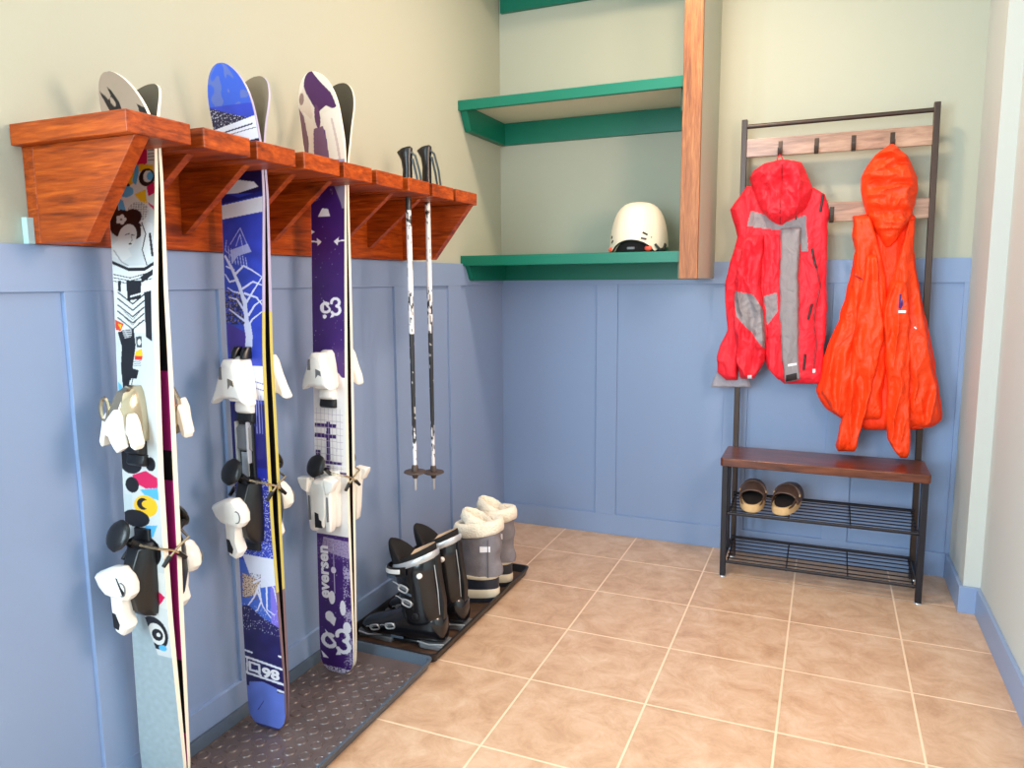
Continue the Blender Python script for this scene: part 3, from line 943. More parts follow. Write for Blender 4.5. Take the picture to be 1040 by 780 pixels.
def binding(s, root, zt, zh, style, tw=1.0):
    """toe piece, anti-friction plate, track, heel piece, lever, brake on ski s; zt / zh = toe and heel stations"""
    P = s.P
    def ring(z, c, wb, wt, n0, n1, k=1.0):
        h = n1 - n0
        pts = [(-wb, n0), (wb, n0), (wb * .98, n0 + .45 * h), (wt, n0 + .8 * h), (wt * .62, n1), (-wt * .62, n1), (-wt, n0 + .8 * h), (-wb * .98, n0 + .45 * h)]
        return [P(c + a, n, z) for a, n in pts]
    main = M['white']
    b = MB()
    def plate(poly, z, levels, mat, name, c=0.0, bev=.0015):
        """outline in (across, along) raised off the ski through several levels (height, scale)"""
        cx = sum(p[0] for p in poly) / len(poly); cz = sum(p[1] for p in poly) / len(poly)
        bb = MB()
        bb.loft([[P(c + cx + (p[0] - cx) * k, n, z + cz + (p[1] - cz) * k) for p in poly] for n, k in levels])
        return bb.build(name, mat, root, bevel=bev, angle=30)
    if style == 'champagne':
        b = MB()
        b.loft([ring(zt + z, 0, wb, wt, 0, h) for z, wb, wt, h in ((.062, .014, .010, .020), (.050, .021, .017, .040), (.02, .027, .021, .054), (-.02, .031, .025, .058), (-.05, .031, .025, .050))])
        b.build('toe_piece', M['chrome'], root, bevel=0.002)
        plate([(-.016, -.004), (-.004, .010), (.010, .022), (.018, .006), (.022, -.024), (.030, -.054), (.014, -.064), (.004, -.050), (-.004, -.034), (-.016, -.028)], zt, ((.050, .95), (.058, 1), (.066, 1), (.071, .8)), M['white'], 'toe_cap', .004)
        for sg in (-1, 1):
            plate([(sg * a, z) for a, z in ((.030, .012), (.038, -.004), (.050, -.050), (.046, -.060), (.038, -.056), (.032, -.034), (.024, -.024))], zt, ((.026, .9), (.032, 1), (.048, 1), (.052, .85)), M['white'], 'toe_wing')
        loop = [P(-.030 + .011 * math.cos(k * PI / 8), .050, zt + .018 + .022 * math.sin(k * PI / 8)) for k in range(16)]
        b = MB(); b.tube(loop, .0042, 6, closed=True); b.build('toe_ring', M['chrome'], root)
    else:
        b = MB()
        rr = [(.056, .012, .010, .016), (.046, .020, .016, .034), (.018, .026, .021, .040), (-.012, .030, .026, .044), (-.040, .032, .027, .044), (-.048, .03, .022, .040)]
        b.loft([ring(zt + z, 0, wb, wt, 0, h) for z, wb, wt, h in rr])
        b.build('toe_piece', M['white'], root, bevel=0.002)
        wing = .056 if style == 'track' else .050
        wx = .060 if style == 'track' else .050
        half = [(.016, .052), (.024, .040), (.034, .008), (.046, -.022), (wx, -wing + .006), (wx - .004, -wing), (wx - .018, -wing + .010), (.026, -.040)]
        poly = half + [(-a, z) for a, z in half[::-1]]
        plate(poly, zt, ((.028, .90), (.036, 1.0), (.054, 1.0), (.062, .80), (.064, .70)), M['white'], 'toe_wing', bev=.002)
        plate([(-.020, .034), (-.013, .036), (-.012, .006), (-.022, .006)], zt, ((.060, 1), (.0648, 1)), M['grey'], 'adjust_window', bev=.0005)
        plate([(.004, .010), (.020, .004), (.022, -.010), (.012, -.006), (.004, -.016)], zt, ((.060, 1), (.0648, 1)), M['chrome'] if style == 'track' else M['grey'], 'adjust_window', bev=.0005)
    # anti-friction plate under the jaws
    b = MB()
    b.loft([ring(zt + z, 0, .024, .022, 0, h) for z, h in ((-.052, .018), (-.060, .022), (-.074, .022), (-.080, .014))], 0)
    b.build('friction_plate', M['white'] if style != 'champagne' else M['black'], root, bevel=0.0015)
    b = MB()
    b.loft([ring(zt + z, 0, .026, .024, 0, h) for z, h in ((-.080, .012), (-.098, .016), (-.104, .010))], 0)
    b.build('plate_end', M['black'], root, bevel=0.0015)
    # screws at the toe
    if style == 'track':
        for a in (-.016, .012):
            b = MB()
            b.loft([ring(zt + z, a, .010, .008, 0, h) for z, h in ((.078, .012), (.066, .022), (.05, .026))])
            b.build('toe_spring_cap', M['black'], root, bevel=0.0015)
        b = MB()
        b.loft([ring(z, -.006, .026, .024, 0, .010) for z in (zt - .10, zh - .12)])
        b.build('track', M['black'], root, bevel=0.001)
        b = MB()
        b.loft([ring(z, -.004, .022, .019, .009, h) for z, h in ((zt - .108, .012), (zt - .115, .020), (zt - .165, .020), (zt - .172, .012))])
        b.build('scale_window', M['grey'], root, bevel=0.001)
        for a in (-.021, .013):
            b = MB()
            b.loft([ring(z, a, .0022, .002, .010, .022) for z in (zt - .100, zt - .200)])
            b.build('track_rail', M['silver'], root)
        b = MB()
        b.loft([ring(z, -.004, .010, .010, .010, .013) for z in (zt - .175, zt - .235)])
        b.build('adjust_strip', M['silver'], root)
    if style == 'champagne':
        b = MB()
        b.loft([ring(z, 0, .022, .020, 0, .008) for z in (zh + .09, zh - .10)])
        b.build('track', M['black'], root, bevel=0.001)
    # heel housing
    hm = M['white'] if style == 'white' else M['black']
    b = MB()
    b.loft([ring(zh + z, .004, wb, wt, 0, h) for z, wb, wt, h in ((.065, .024, .02, .014), (.055, .030, .024, .032), (.02, .030, .022, .046), (-.03, .030, .024, .050), (-.075, .028, .022, .040), (-.095, .024, .018, .020))])
    b.build('heel_housing', hm, root, bevel=0.002)
    # brake pedal: rounded black pad standing off the ski, on two arms
    b = MB()
    zc = zh + .088
    rings = []
    for k in range(9):
        t = -1 + 2 * k / 8
        q = math.sqrt(max(0.02, 1 - t * t))
        rings.append([P(-.010 + .030 * q * math.cos(a), .052 + .010 * q * math.sin(a) - .012 * t, zc + .030 * t) for a in [2 * PI * j / 14 for j in range(14)]])
    b.loft(rings)
    b.build('brake_pedal', M['black'], root)
    for a_ in (-.012, .016):
        b = MB()
        b.tube([P(a_, .046, zc - .008), P(a_, .02, zc - .03), P(a_, .004, zc - .035)], .006, 6)
        b.build('pedal_arm', M['black'], root)
    zb = zh + .045
    for sg in (-1, 1):
        b = MB()
        hw = half_width(s.wt, zb, s.L)
        b.tube([P(sg * .022, .030, zb + .02), P(sg * (hw + .004), .016, zb + .012), P(sg * (hw + .006), -.018, zb - .002), P(sg * (hw + .005), -.040, zb - .018)], .0028, 6)
        b.build('brake_arm', M['chrome'], root)
        b = MB()
        b.tube([P(sg * (hw + .005), -.034, zb - .014), P(sg * (hw + .005), -.052, zb - .030)], [.0055, .0045], 6)
        b.build('brake_tip', M['black'], root)
    # heel cup and lever
    if style == 'white':
        for sg in (-1, 1):
            b = MB()
            b.loft([ring(zh + z, sg * c, w_, w_, n0, n1) for z, c, w_, n0, n1 in ((.052, .034, .010, .044, .064), (.035, .032, .012, .038, .064), (.0, .030, .011, .034, .060), (-.06, .029, .010, .032, .058), (-.092, .026, .010, .034, .056), (-.100, .024, .006, .038, .050))])
            b.build('heel_lever', M['white'], root, bevel=0.002)
            plate([(sg * a, z) for a, z in ((.024, .058), (.062, .054), (.060, .044), (.048, .022), (.030, .014))], zh, ((.044, .9), (.050, 1), (.066, 1), (.070, .85)), M['white'], 'heel_wing')
            b = MB()
            b.loft([ring(zh + z, sg * .030, .0035, .0035, .050, .0615) for z in (.005, -.065)])
            b.build('lever_slot', M['grey'], root)
        plate([(-.016, .050), (.016, .050), (.026, .030), (.026, -.050), (.014, -.086), (-.014, -.086), (-.026, -.050), (-.026, .030)], zh, ((.030, 1), (.056, 1), (.063, .85)), M['white'], 'heel_cup')
        plate([(-.010, -.040), (.002, -.044), (.004, -.060), (.012, -.064), (.012, -.084), (-.010, -.084)], zh, ((.055, 1), (.0640, 1)), M['black'], 'cup_slot', bev=.0005)
    else:
        cup = [(-.066, -.002), (-.050, .008), (-.022, .020), (.004, .022), (.022, .006), (.032, -.014), (.032, -.032), (.020, -.046), (-.012, -.044), (-.036, -.040), (-.054, -.024)]
        plate(cup, zh + .006, ((.040, .80), (.048, .96), (.056, 1.0), (.068, 1.0), (.077, .86), (.080, .70)), M['white'], 'heel_cup', .004, bev=.002)
        lev = [(-.034, -.034), (-.032, -.080), (-.029, -.112), (-.024, -.124), (-.008, -.130), (.006, -.112), (-.002, -.086), (.002, -.034)]
        plate(lev, zh + .006, ((.034, .85), (.042, 1.0), (.060, 1.0), (.066, .88)), M['white'], 'heel_lever', .004)
        plate([(-.029, -.080), (-.020, -.082), (-.010, -.104), (-.014, -.116), (-.027, -.112)], zh + .006, ((.058, 1), (.0672, 1)), M['black'], 'lever_inlay', .004, bev=.0005)
        loop = [P(.022 + .010 * math.cos(k * PI / 8), .0785, zh - .012 + .014 * math.sin(k * PI / 8)) for k in range(16)]
        b = MB(); b.tube(loop, .0016, 5, closed=True); b.build('cup_ring', M['grey'], root)
        if style == 'champagne':
            plate([(.006, .006), (.010, .004), (.026, -.026), (.022, -.030)], zh + .006, ((.072, 1), (.0812, 1)), M['black'], 'cup_inlay', .004, bev=.0005)

def make_pair(spec):
    Y, xc, wt, L, camber, curl = spec['Y'], spec['xc'], spec['wt'], spec['L'], spec['camber'], spec['curl']
    out = []
    for side in (-1, 1):
        t = thing('ski', spec['labels'][0 if side < 0 else 1], 'ski', (lerp(xc, 0), Y + side * .012, 0.0062), spec['group'])
        s = Ski(Y, side, xc, wt, L, camber, curl if side > 0 else curl * .48, spec.get('tmid', .015))
        s.body(t, spec['mats'][0 if side < 0 else 1], spec['fm'][0 if side < 0 else 1], spec['paint'] if side < 0 else None)
        if side > 0:
            pass
        binding(s, t, spec['zt'], spec['zh'], spec['style'])
        out.append((s, t))
    return out

# --- nearest pair: geisha print
mats = [M['darkbase'], M['edgewhite'], M['magenta'], M['olivebase']]
def fm1(z, j):
    return 1 if j else 0
def fm1b(z, j):
    if j: return 1
    if z > 1.40: return 3
    return 2 if (z < .16 or .33 < z < .72 or .79 < z < .95) else 0
g1 = make_pair(dict(Y=-2.067, xc=[(0, .078), (.4, .089), (1.115, .112), (1.4, .122), (1.53, .109)], wt=[(0, .126), (.10, .130), (.45, .109), (.75, .103), (1.115, .110), (1.33, .127), (1.42, .128), (1.53, .118)],
                    L=1.53, camber=.0105, curl=.062, zt=.868, zh=.540, style='champagne', tmid=.0125, paint=paint_geisha, mats=[mats, mats], fm=[fm1, fm1b], group='skis in the nearest rack slot',
                    labels=['front ski of the nearest pair, black and white figure print with coloured dots, grey tail',
                            'back ski of the nearest pair, magenta and black base showing behind the figure-print ski']))
# --- middle pair: blue
mats = [M['darkbase'], M['edgelilac'], M['edgeyellow'], M['edgebrown'], M['taupebase']]
def fm2(z, j):
    if j == 0: return 0
    return 2 if .37 < z < 1.06 else (3 if z < .37 else 1)
def fm2b(z, j):
    if j == 0: return 4 if z > 1.40 else 0
    return fm2(z, 1)
g2 = make_pair(dict(Y=-1.773, xc=[(0, .110), (.137, .1127), (.99, .115), (1.33, .1244), (1.61, .112)], wt=[(0, .118), (.12, .122), (.55, .106), (.95, .106), (1.33, .123), (1.45, .130), (1.615, .122)],
                    L=1.618, camber=.0085, curl=.075, zt=.905, zh=.602, style='track', tmid=.0105, paint=paint_blue, mats=[mats, mats], fm=[fm2, fm2b], group='skis in the middle rack slot',
                    labels=['front ski of the middle pair, blue topsheet with white tree and pale blue tail',
                            'back ski of the middle pair, yellow sidewall and taupe tip behind the blue ski']))
# --- far pair: purple
mats = [M['darkbase'], M['edgewhite'], M['olivebase']]
def fm3b(z, j):
    if j == 0: return 2 if z > 1.40 else 0
    return 1
g3 = make_pair(dict(Y=-1.475, xc=[(0, .107), (.042, .109), (.83, .130), (1.34, .143), (1.665, .135)], wt=[(0, .116), (.10, .119), (.5, .108), (.83, .106), (1.34, .109), (1.5, .130), (1.665, .122)],
                    L=1.67, camber=.0075, curl=.08, zt=.895, zh=.548, style='white', tmid=.0115, paint=paint_purple, mats=[mats, mats], fm=[fm1, fm3b], group='skis in the far rack slot',
                    labels=['front ski of the far pair, purple topsheet with white ornaments and vertical lettering',
                            'back ski of the far pair, white sidewall and dark olive tip behind the purple ski']))
# lettering on the topsheets
s2, t2 = g2[0]
s3, t3 = g3[0]
text_on('lettering', '98', 0.036, M['ink'], t2, lambda x, y, h: s2.P(.021 + 1.5 * x, .0009 + h, .1545 + y), bold=.0016)
text_on('lettering', 'eversen', 0.050, M['ink'], t3, lambda x, y, h: s3.P(-.034 - y, .0009 + h, .308 + 1.02 * x), bold=.0018)

# ------------------------------------------------------------------ ski poles
def pole(x, y, ztop, length, label):
    t = thing('ski_pole', label, 'ski pole', (x, y, ztop - length), 'ski poles hanging in the rack')
    zb = ztop - length
    # grip, tilted head with hooked cap
    b = MB()
    b.loft([[(x + c + rx * math.cos(a), y + ry * math.sin(a), z + tilt * math.cos(a)) for a in [2 * PI * k / 14 for k in range(14)]]
            for c, rx, ry, z, tilt in ((0, .013, .012, ztop - .135, 0), (0, .015, .013, ztop - .12, 0), (-.001, .0155, .014, ztop - .09, 0), (0, .0145, .0135, ztop - .06, 0), (-.002, .017, .0145, ztop - .03, .002), (-.006, .023, .0155, ztop - .012, .004), (-.008, .026, .015, ztop - .003, .005), (-.006, .018, .011, ztop + .003, .004))])
    b.build('grip', M['black'], t)
    b = MB()
    b.tube([(x + .008, y, ztop - .006), (x + .024, y + .006, ztop - .02), (x + .036, y + .01, ztop - .07), (x + .042, y + .012, ztop - .12), (x + .034, y + .008, ztop - .128), (x + .028, y + .004, ztop - .08), (x + .018, y, ztop - .03)], .0035, 6, flat=2.6)
    b.build('strap', M['black'], t)
    # shaft printed white over black
    n, m = 14, 260
    zs = np.linspace(ztop - .13, zb + .05, m)
    vs = []; cols = []
    for z in zs:
        r = .0085 if z > zb + .62 else .0085 - .003 * (zb + .62 - z) / .57
        for k in range(n):
            a = 2 * PI * k / n
            vs.append((x + r * math.cos(a), y + r * math.sin(a), z))
            h = z - zb
            nn = noise.noise(Vector((x * 50 + 1.2 * math.cos(a), 1.2 * math.sin(a), z * 55)))
            q = h / length
            if q > (.83 if length < 1.1 else .862): c = (.02, .02, .02)
            elif q > .785: c = (.85, .85, .85) if nn > -.05 else (.02, .02, .02)
            elif q > .60: c = (.86, .86, .87) if nn > -.42 else (.25, .25, .25)
            elif q > .53: c = (.86, .86, .87) if nn > .02 else (.02, .02, .02)
            elif q > .475: c = (.84, .84, .84) if nn > -.25 else (.05, .05, .05)
            elif q > .20: c = (.02, .02, .022) if nn < .45 else (.5, .5, .5)
            else: c = (.82, .82, .84) if nn > -.35 + (q - .10) * 6 else (.04, .04, .04)
            cols.append(c + (1.0,))
    fs = [(i * n + k, i * n + (k + 1) % n, (i + 1) * n + (k + 1) % n, (i + 1) * n + k) for i in range(m - 1) for k in range(n)]
    b = MB(); b.add(vs, fs)
    o = b.build('shaft', M['polepaint'], t, angle=180)
    at = o.data.attributes.new('paint', 'FLOAT_COLOR', 'POINT')
    at.data.foreach_set('color', np.array(cols, np.float32).ravel())
    b = MB()
    b.lathe([(.006, .040), (.009, .044), (.010, .052), (.028, .056), (.036, .060), (.034, .0635), (.011, .064), (.010, .080), (.007, .084)], (x, y, zb), 20)
    b.build('basket', M['basket'], t)
    b = MB(); b.lathe([(.0018, 0.0), (.004, .004), (.005, .045), (.0055, .06)], (x, y, zb), 12)
    b.build('tip', M['silver'], t)
    return t
M['basket'] = plain('brown_black_basket', rgb(74, 60, 52), .5)
pole(.207, -1.176, 1.531, 1.047, 'left of the two ski poles, hanging by its black grip nearer the skis')
pole(.189, -1.026, 1.560, 1.115, 'right of the two ski poles, hanging nearer the room corner')

# ------------------------------------------------------------------ boot trays
def tray(name, y0, y1, label, studs, floor_mat):
    x0, x1 = 0.004, 0.352
    t = thing(name, label, 'boot tray', ((x0 + x1) / 2, (y0 + y1) / 2, 0), 'boot trays along the wall')
    def rr(i, z, rad):
        pts = []
        for cx, cy, a0 in ((x1 - i - rad, y1 - i - rad, 0), (x0 + i + rad, y1 - i - rad, 90), (x0 + i + rad, y0 + i + rad, 180), (x1 - i - rad, y0 + i + rad, 270)):
            for k in range(5):
                a = math.radians(a0 + 90 * k / 4)
                pts.append((cx + rad * math.cos(a), cy + rad * math.sin(a), z))
        return pts
    b = MB()
    b.loft([rr(.012, .0004, .018), rr(.006, .014, .02), rr(.0, .029, .022), rr(.0, .031, .022), rr(.007, .031, .018), rr(.009, .028, .018), rr(.016, .0045, .014)], 0, cap0=True, cap1=False)
    b.build('rim', M['rubber'] if not studs else M['trayrim'], t, bevel=0.0)
    b = MB()
    b.prism([(p[0], p[1]) for p in rr(.0155, 0, .014)], 'z', .0008, .0048, 0)
    if studs:
        ny = int((y1 - y0 - .06) / .046)
        for i in range(ny):
            for k in range(7):
                cx = x0 + .036 + .046 * k + (0.0 if i % 2 else .0)
                cy = y0 + .04 + .046 * i
                n = 12
                b.loft([[(cx + r * math.cos(2 * PI * q / n), cy + r * math.sin(2 * PI * q / n), z) for q in range(n)] for r, z in ((.0175, .0046), (.0155, .0074), (.0125, .0080), (.0115, .0064))], 0, cap0=False)
    b.build('tray_floor', floor_mat, t)
    return t
tray('boot_tray', -2.150, -1.335, 'near boot tray with round-studded brown floor, skis standing in it', True, M['mat'])
tray('boot_tray', -1.333, -0.560, 'far black boot tray holding the ski boots and the grey snow boots', False, M['dirt'])

# ------------------------------------------------------------------ hall tree
tree = thing('hall_tree', 'black metal hall tree with dark wood bench seat, hook boards and two wire shoe shelves', 'hall tree', (1.39, -0.19, 0))
def post(name, xa, xb, y, z0, z1, w_, mat):
    b = MB(); h = w_ / 2
    b.hexa([(xa - h, y - h, z0), (xa + h, y - h, z0), (xa + h, y + h, z0), (xa - h, y + h, z0), (xb - h, y - h, z1), (xb + h, y - h, z1), (xb + h, y + h, z1), (xb - h, y + h, z1)])
    return b.build(name, mat, tree, bevel=0.002)
post('back_post', 1.0655, 1.0555, -.075, 0.004, 1.748, .021, M['bronze'])
post('back_post', 1.7235, 1.7035, -.075, 0.004, 1.752, .021, M['bronze'])
for x in (1.0535, 1.7235):
    post('leg', x, x - .002, -.303, 0.004, .4385, .021, M['blackmetal'])
    post('side_bar', x + .004, x + .003, -.195, .075, .4385, .012, M['blackmetal'])
    b = MB(); b.box(x - .007, x + .007, -.293, -.085, .066, .080); b.build('side_rail', M['blackmetal'], tree, bevel=.001)
    b = MB(); b.box(x - .007, x + .007, -.293, -.085, .4245, .4383); b.build('side_rail', M['blackmetal'], tree, bevel=.001)
    for y in (-.303, -.075):
        b = MB(); b.lathe([(.012, 0.0), (.0135, .001), (.0125, .004)], (x + (.009 if y > -.1 else 0), y, 0), 16); b.build('foot', M['silver'], tree)
b = MB(); b.tube([(1.058, -.075, 1.7215), (1.7035, -.075, 1.7265)], .0085, 12); b.build('top_rail', M['bronze'], tree)
# bench seat with rounded corners
def round_rect(x0, x1, y0, y1, r, n=6):
    out = []
    for cx, cy, a0 in ((x1 - r, y1 - r, 0), (x0 + r, y1 - r, 90), (x0 + r, y0 + r, 180), (x1 - r, y0 + r, 270)):
        out += [(cx + r * math.cos(math.radians(a0 + 90 * k / n)), cy + r * math.sin(math.radians(a0 + 90 * k / n))) for k in range(n + 1)]
    return out
b = MB(); b.prism(round_rect(1.033, 1.738, -.320, -.087, .014), 'z', .4387, .470)
b.build('bench_seat', M['bench'], tree, bevel=.003)
def hookboard(x0, x1, z0, z1):
    b = MB(); b.box(x0, x1, -.085, -.067, z0, z1); return b.build('hook_board', M['hookboard'], tree, bevel=.0015, smooth=False)
hb1 = hookboard(1.0665, 1.6945, 1.6065, 1.6735)
hb2 = hookboard(1.0675, 1.6985, 1.353, 1.423)
def hook(x, zt, board):
    b = MB()
    prof = [(-.0855, zt), (-.0875, zt - .004), (-.0875, zt - .040), (-.092, zt - .052), (-.103, zt - .058), (-.116, zt - .055), (-.123, zt - .044), (-.125, zt - .030)]
    w_, th = .0075, .0025
    rings = []
    for i, (y, z) in enumerate(prof):
        a, c_ = prof[max(0, i - 1)], prof[min(len(prof) - 1, i + 1)]
        d = Vector((0, c_[0] - a[0], c_[1] - a[1])).normalized()
        nrm = Vector((0, -d.z, d.y)) * th / 2
        rings.append([(x - w_, y + nrm.y, z + nrm.z), (x + w_, y + nrm.y, z + nrm.z), (x + w_, y - nrm.y, z - nrm.z), (x - w_, y - nrm.y, z - nrm.z)])
    b.loft(rings); b.build('hook', M['bronze'], board, bevel=.0008)
for x in (1.189, 1.316, 1.441, 1.568):
    hook(x, 1.6585, hb1)
for x in (1.252, 1.3795, 1.506):
    hook(x, 1.406, hb2)
def wire_shelf(zf, zb):
    x0, x1 = 1.064, 1.712
    b = MB(); b.tube([(x0 - .004, -.299, zf), (x1 + .004, -.299, zf + .001)], .0062, 10)
    fr = b.build('wire_shelf', M['blackmetal'], tree)
    b = MB(); b.tube([(x0 - .004, -.088, zb), (x1 + .004, -.088, zb)], .0062, 10); b.build('back_rail', M['blackmetal'], fr)
    for k in range(1, 7):
        t = k / 7
        b = MB(); y = -.299 + t * .211; z = zf + t * (zb - zf)
        b.tube([(x0, y, z), (x1, y, z)], .0026, 6); b.build('wire', M['blackmetal'], fr)
    for x in (x0 + .005, 1.283, 1.495, x1 - .005):
        b = MB(); b.tube([(x, -.299, zf - .005), (x, -.088, zb - .005)], .0030, 6); b.build('cross_wire', M['blackmetal'], fr)
wire_shelf(.2515, .275)
wire_shelf(.0585, .089)

# ------------------------------------------------------------------ jackets
OUT = {
    'red_body': ([(1.4967, 1.0712), (1.4541, 1.0437), (1.4112, 1.0122), (1.3585, 1.0285), (1.3057, 1.0449), (1.2236, 1.0255), (1.1366, 1.0059), (1.0408, 1.0088), (0.9716, 1.026), (0.9198, 1.1385), (0.7942, 1.1723), (0.7355, 1.2394)],
        [(1.4836, 1.3053), (1.4527, 1.3536), (1.4239, 1.365), (1.3848, 1.3701), (1.2959, 1.3709), (1.152, 1.3709), (1.0318, 1.3799), (0.9065, 1.3789), (0.802, 1.3734), (0.7417, 1.3693)]),
    'red_sleeve': ([(1.3104, 1.0805), (1.2222, 1.0582), (1.1363, 1.0428), (1.0039, 1.0434), (0.9086, 1.0538), (0.8125, 1.0606), (0.7512, 1.0775)],
        [(1.3083, 1.1482), (1.2205, 1.1444), (1.1356, 1.1404), (1.0798, 1.1496), (1.0051, 1.1559), (0.9112, 1.1665), (0.8239, 1.1662), (0.7771, 1.1426), (0.7535, 1.1289)]),
    'red_side': ([(1.2687, 1.0382), (1.2237, 1.0249), (1.1366, 1.0053), (1.0407, 1.0082), (0.9441, 1.0187), (0.885, 0.9941), (0.8257, 0.9825), (0.7745, 0.9859), (0.7402, 1.0175)], [(1.2677, 1.0785), (1.136, 1.0793), (0.9451, 1.0747), (0.8287, 1.0711), (0.7422, 1.0628)]),
    'red_mid': ([(1.3166, 1.1432), (1.0795, 1.1484), (1.0045, 1.1583), (0.8913, 1.1733), (0.796, 1.1769), (0.7518, 1.2182)],
        [(1.3146, 1.2066), (1.0795, 1.2159), (0.8927, 1.2269), (0.7794, 1.2385), (0.7529, 1.2431)]),
    'red_greysleeve': ([(1.3352, 1.2035), (1.1534, 1.2071), (1.0059, 1.2129), (0.9128, 1.2201), (0.8192, 1.2309), (0.742, 1.2430)],
        [(1.3326, 1.2755), (1.1528, 1.2729), (1.0066, 1.2825), (0.9144, 1.2864), (0.8214, 1.2904), (0.7570, 1.2990)]),
    'red_hood': ([(1.5833, 1.1862), (1.5726, 1.1346), (1.5501, 1.0967), (1.5257, 1.0834), (1.4853, 1.0954), (1.4299, 1.1151), (1.3966, 1.1305), (1.3664, 1.1598), (1.3378, 1.1993)],
        [(1.5807, 1.224), (1.5706, 1.2684), (1.5452, 1.283), (1.5092, 1.298), (1.4735, 1.3096), (1.4384, 1.3078), (1.4038, 1.2925), (1.3766, 1.2631), (1.3563, 1.2331), (1.3375, 1.2063)]),
    'red_hem': ([(0.8442, 1.0003), (0.7843, 0.9906), (0.7435, 0.9687), (0.7069, 0.9581)],
        [(0.8456, 1.0459), (0.7873, 1.0666), (0.7496, 1.1054), (0.7145, 1.1141)]),
    'or_body': ([(1.3767, 1.5084), (1.3686, 1.4504), (1.2942, 1.4541), (1.2406, 1.4634), (1.1692, 1.4571), (1.0972, 1.4441), (0.9876, 1.4226), (0.9133, 1.3956), (0.838, 1.3751), (0.7623, 1.3647), (0.7124, 1.353), (0.6863, 1.3647), (0.6425, 1.3979), (0.6079, 1.4512), (0.5723, 1.5375)],
        [(1.3711, 1.6414), (1.3601, 1.6576), (1.2881, 1.6556), (1.2014, 1.6638), (1.0791, 1.6897), (0.9738, 1.7178), (0.8506, 1.7471), (0.7265, 1.7702), (0.6554, 1.7855), (0.6264, 1.7842), (0.6032, 1.7623), (0.5841, 1.7002)]),
    'or_left': ([(1.3696, 1.4528), (1.2925, 1.4567), (1.2395, 1.4659), (1.1688, 1.4629), (1.0975, 1.4534), (0.9892, 1.4322), (0.9158, 1.409), (0.8415, 1.3922), (0.7667, 1.382), (0.7101, 1.3743), (0.6482, 1.4114), (0.6098, 1.4574)],
        [(1.3672, 1.5108), (1.2902, 1.534), (1.213, 1.5572), (1.1323, 1.5775), (1.0444, 1.5887), (0.9021, 1.5902), (0.794, 1.5897), (0.6184, 1.5864)]),
    'or_right': ([(1.3486, 1.6339), (1.2705, 1.6168), (1.2017, 1.6051), (1.1322, 1.5902), (1.0444, 1.5887), (0.9023, 1.5966), (0.7948, 1.6089), (0.5918, 1.6267)],
        [(1.3479, 1.6524), (1.2866, 1.6514), (1.2008, 1.658), (1.0796, 1.6836), (0.9754, 1.7099), (0.8532, 1.7373), (0.7302, 1.7603), (0.6421, 1.7781), (0.62, 1.7702), (0.599, 1.728)]),
    'or_sl': ([(1.2268, 1.5037), (1.0803, 1.4857), (0.9381, 1.4735), (0.7936, 1.4676), (0.6465, 1.4584), (0.5711, 1.442), (0.5067, 1.4316), (0.4888, 1.4426)],
        [(1.2261, 1.5385), (1.0803, 1.5589), (0.9754, 1.5741), (0.9226, 1.577), (0.8334, 1.5628), (0.7247, 1.5461), (0.6141, 1.5259), (0.5578, 1.5124), (0.5207, 1.511), (0.4939, 1.5025)]),
    'or_sr': ([(1.1323, 1.5874), (1.0104, 1.5659), (0.905, 1.578), (0.7987, 1.5902), (0.7274, 1.5973), (0.6189, 1.5969), (0.5541, 1.6068), (0.5123, 1.6315), (0.4817, 1.6587)],
        [(1.1319, 1.6339), (1.0804, 1.6461), (0.9767, 1.6582), (0.802, 1.6684), (0.6245, 1.6788), (0.5529, 1.6846), (0.5165, 1.682), (0.4831, 1.6745)]),
    'or_hood': ([(1.6134, 1.5608), (1.5985, 1.5384), (1.577, 1.5116), (1.5448, 1.4881), (1.505, 1.4727), (1.4639, 1.4733), (1.412, 1.4823), (1.3666, 1.4974), (1.3383, 1.5148), (1.3050, 1.5290), (1.2750, 1.5460), (1.2500, 1.5640)],
        [(1.6127, 1.57), (1.5912, 1.5912), (1.5694, 1.6168), (1.5349, 1.637), (1.494, 1.653), (1.4539, 1.6569), (1.404, 1.6507), (1.3606, 1.6442), (1.3341, 1.6304), (1.3050, 1.6160), (1.2750, 1.6000), (1.2500, 1.5800)]),
}
SURF = {}
